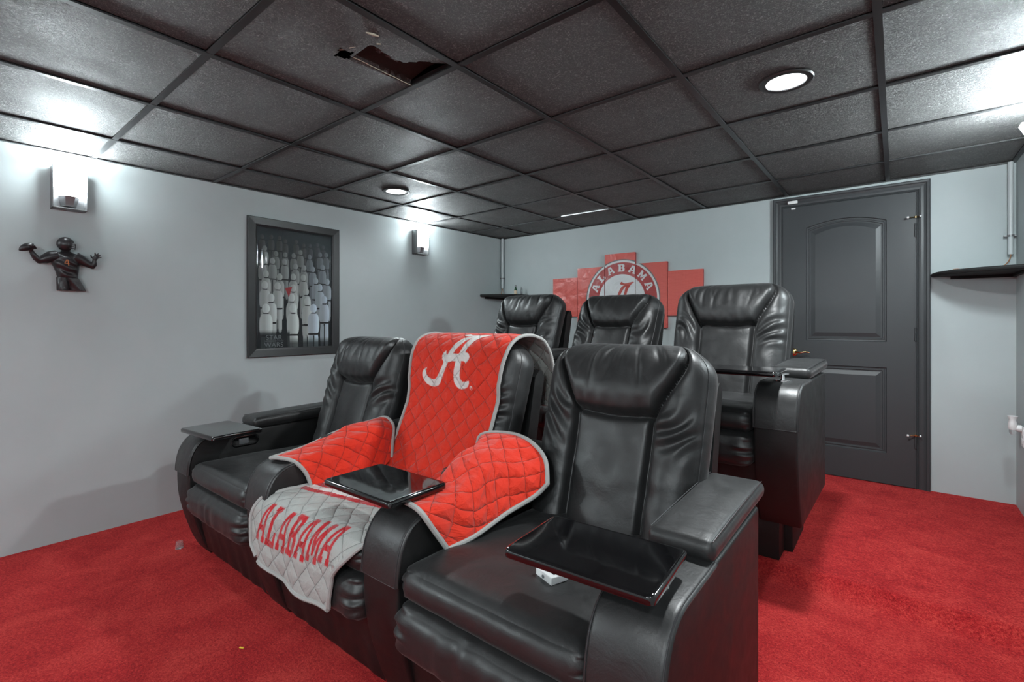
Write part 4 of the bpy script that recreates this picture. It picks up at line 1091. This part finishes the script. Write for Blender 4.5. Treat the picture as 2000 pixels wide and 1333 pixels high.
# ------------------------------------------------------------ football player wall sculpture
r = empty('football_player_sculpture', (XL, .54, 1.50)); tag(r, 'dark half-relief sculpture of a football player throwing a ball, on the left wall', 'sculpture')
def SP(y, z, x=.05): return Vector((x, y-.54, z-1.50))
bm = bmesh.new()
def blob(pts, rad):
    g = G(); g.tube([p[:] for p in pts], rad, 14)
    return g
body = G()
# torso: lofted ellipses from neck to waist, jersey folds as ridges
rings = [(1.566, .540, .016, .014), (1.556, .541, .026, .020), (1.550, .540, .050, .024), (1.538, .539, .060, .030), (1.520, .538, .061, .036), (1.500, .538, .058, .038), (1.475, .542, .052, .036), (1.450, .545, .046, .033), (1.430, .546, .043, .031), (1.421, .546, .042, .030)]
def loft_rings(rings, g, fold=True, n=48):
    V = []; F = []; R2 = []
    for i in range(len(rings)-1):
        for t in range(5): R2.append([rings[i][k]+(rings[i+1][k]-rings[i][k])*t/5 for k in range(4)])
    R2.append(list(rings[-1]))
    for (z, cy, a, b) in R2:
        for k in range(n):
            an = 2*math.pi*k/n; c, s = math.cos(an), math.sin(an)
            y = cy+a*math.copysign(abs(c)**.85, c); x = .022+b*s
            if fold and s > 0 and z < 1.55: x += .0032*math.sin(150*(z-1.42)+75*(y-cy)+2*nz(y*20, z*20))*s*(1 if z < 1.53 else .4)
            V.append(SP(y, z, max(.0, x)))
    for i in range(len(R2)-1):
        for k in range(n): F.append((i*n+k, i*n+(k+1) % n, (i+1)*n+(k+1) % n, (i+1)*n+k))
    F.append(tuple(range(n))); F.append(tuple(reversed(range((len(R2)-1)*n, len(R2)*n))))
    g.add([v[:] for v in V], F)
loft_rings(rings, body)
# arms: taper at elbow and wrist
body.tube([SP(.505, 1.535, .026)[:], SP(.478, 1.527, .028)[:], SP(.455, 1.512, .030)[:], SP(.434, 1.503, .032)[:]], [.030, .029, .024, .016], 16)
body.tube([SP(.437, 1.502, .032)[:], SP(.425, 1.512, .036)[:], SP(.412, 1.530, .042)[:], SP(.403, 1.548, .046)[:]], [.014, .0155, .0125, .009], 16)
body.tube([SP(.575, 1.535, .026)[:], SP(.598, 1.523, .030)[:], SP(.622, 1.505, .034)[:], SP(.645, 1.492, .040)[:]], [.030, .026, .021, .015], 16)
body.tube([SP(.645, 1.491, .040)[:], SP(.652, 1.500, .044)[:], SP(.653, 1.512, .048)[:], SP(.652, 1.522, .050)[:]], [.0135, .014, .0115, .009], 16)
body.lathe([(0, -.017), (.008, -.015), (.013, -.008), (.0145, 0), (.013, .009), (.007, .016), (0, .017)], SP(.435, 1.503, .032)[:], 14)
body.lathe([(0, -.016), (.008, -.014), (.012, -.007), (.0135, 0), (.012, .008), (.006, .014), (0, .016)], SP(.646, 1.491, .040)[:], 14)
# hand of the raised right side: palm + fingers
body.tube([SP(.652, 1.520, .050)[:], SP(.654, 1.530, .050)[:], SP(.658, 1.542, .050)[:], SP(.660, 1.548, .050)[:]], [.008, .0115, .0115, .008], 12)
for (y, z, y2, z2, y3, z3) in ((.648, 1.534, .638, 1.541, .636, 1.553), (.654, 1.546, .655, 1.556, .653, 1.567), (.659, 1.547, .664, 1.556, .669, 1.564), (.664, 1.544, .671, 1.551, .679, 1.556), (.666, 1.538, .674, 1.541, .682, 1.542)):
    body.tube([SP(y, z, .050)[:], SP(y2, z2, .054)[:], SP(y3, z3, .058)[:]], [.0048, .0042, .0030], 8)
# throwing hand wrapped round the ball
body.tube([SP(.403, 1.546, .046)[:], SP(.402, 1.556, .050)[:], SP(.401, 1.562, .052)[:]], [.009, .011, .009], 12)
for dz in range(4):
    yb_ = .392+.008*dz
    body.tube([SP(yb_+.004, 1.560, .056)[:], SP(yb_, 1.566, .068)[:], SP(yb_-.003, 1.575, .072)[:]], [.0045, .004, .003], 8)
# shorts and thighs
def leg(yc, a, y2, a2):
    V = []; F = []; n = 32; m = 12
    for i in range(m+1):
        t = i/m; z = 1.421-(1.421-1.352)*t; cy = yc+(y2-yc)*t; aa_ = a+(a2-a)*t
        for k in range(n):
            an = 2*math.pi*k/n; c, s = math.cos(an), math.sin(an)
            x = .020+.030*s*(1-.1*t)+(.0016*math.sin(90*z+60*cy+5*c) if s > 0 else 0); V.append(SP(cy+aa_*c, z-.010*t*(1 if c > 0 else .6)*0, max(0, x))[:])
    for i in range(m):
        for k in range(n): F.append((i*n+k, i*n+(k+1) % n, (i+1)*n+(k+1) % n, (i+1)*n+k))
    F.append(tuple(range(n))); F.append(tuple(reversed(range(m*n, (m+1)*n)))); return V, F
legs = G(); legs.add(*leg(.529, .028, .528, .025)); legs.add(*leg(.562, .030, .590, .034))
o = body.out('figure', M_statue, r, sharp=None)
md = o.modifiers.new('merge', 'REMESH'); md.mode = 'VOXEL'; md.voxel_size = .0018; md.use_smooth_shade = True
sm = o.modifiers.new('soften', 'SMOOTH'); sm.iterations = 9; sm.factor = .5
l_ = legs.out('shorts', M_statue, r, sharp=None); md = l_.modifiers.new('merge', 'REMESH'); md.mode = 'VOXEL'; md.voxel_size = .0020; md.use_smooth_shade = True
sm = l_.modifiers.new('soften', 'SMOOTH'); sm.iterations = 2; sm.factor = .5
G().tube([SP(.546+.0425*math.cos(a), 1.421, .020+.032*math.sin(a))[:] for a in [math.pi*k/16 for k in range(17)]], .0022, 8).out('waistband', M_statue, r)
# helmet with face guard
hg = G(); V = []; F = []; n, m = 36, 24; hc = SP(.537, 1.600, .030)
for i in range(m+1):
    t = math.pi*i/m
    for k in range(n):
        a = 2*math.pi*k/n; p = Vector((.034*math.sin(t)*math.sin(a), .037*math.sin(t)*math.cos(a), .039*math.cos(t)))
        if p.z < -.012: p.y *= .96
        if p.y > .016 and p.z < .006: p.y -= .45*(p.y-.016)
        V.append((hc+p)[:])
for i in range(m):
    for k in range(n): F.append((i*n+k, i*n+(k+1) % n, (i+1)*n+(k+1) % n, (i+1)*n+k))
hg.add(V, F); he = hg.out('helmet', M_statue, r, sharp=None)
fg = G()
for dz in (-.002, -.012, -.022):
    fg.tube([(hc+Vector((.026*math.sin(a), .020+.020*math.cos(a), dz)))[:] for a in [math.pi*(k/10-.08) for k in range(11)]], .0019, 6)
fg.tube([(hc+Vector((.016, .036, .004)))[:], (hc+Vector((.018, .038, -.012)))[:], (hc+Vector((.014, .034, -.026)))[:]], .0019, 6)
fg.out('face_guard', M_statue, he)
# ball
bl = G(); V = []; F = []; n, m = 24, 18
ax = Vector((0, math.cos(.62), math.sin(.62))); e1 = Vector((1, 0, 0)); e2 = ax.cross(e1)
bc = SP(.385, 1.564, .055)
for i in range(m+1):
    t = -1+2*i/m; rad = .0185*(1-abs(t)**2.0)**.75
    for k in range(n):
        a = 2*math.pi*k/n; V.append((bc+ax*t*.034+(e1*math.cos(a)+e2*math.sin(a))*max(rad, .0003))[:])
for i in range(m):
    for k in range(n): F.append((i*n+k, i*n+(k+1) % n, (i+1)*n+(k+1) % n, (i+1)*n+k))
bl.add(V, F); bl.out('ball', M_statue, r, sharp=None)
# painted numeral on the jersey
def bar(pts, g): g.tube(pts, .0022, 6)
g = G(); B = lambda y, z: SP(y, z, .0625+.0)[:]
bar([B(.538, 1.514), B(.529, 1.496), B(.548, 1.494)], g); bar([B(.541, 1.514), B(.545, 1.484)], g)
g.out('numeral', M_orange, r)
bpy.context.view_layer.update()
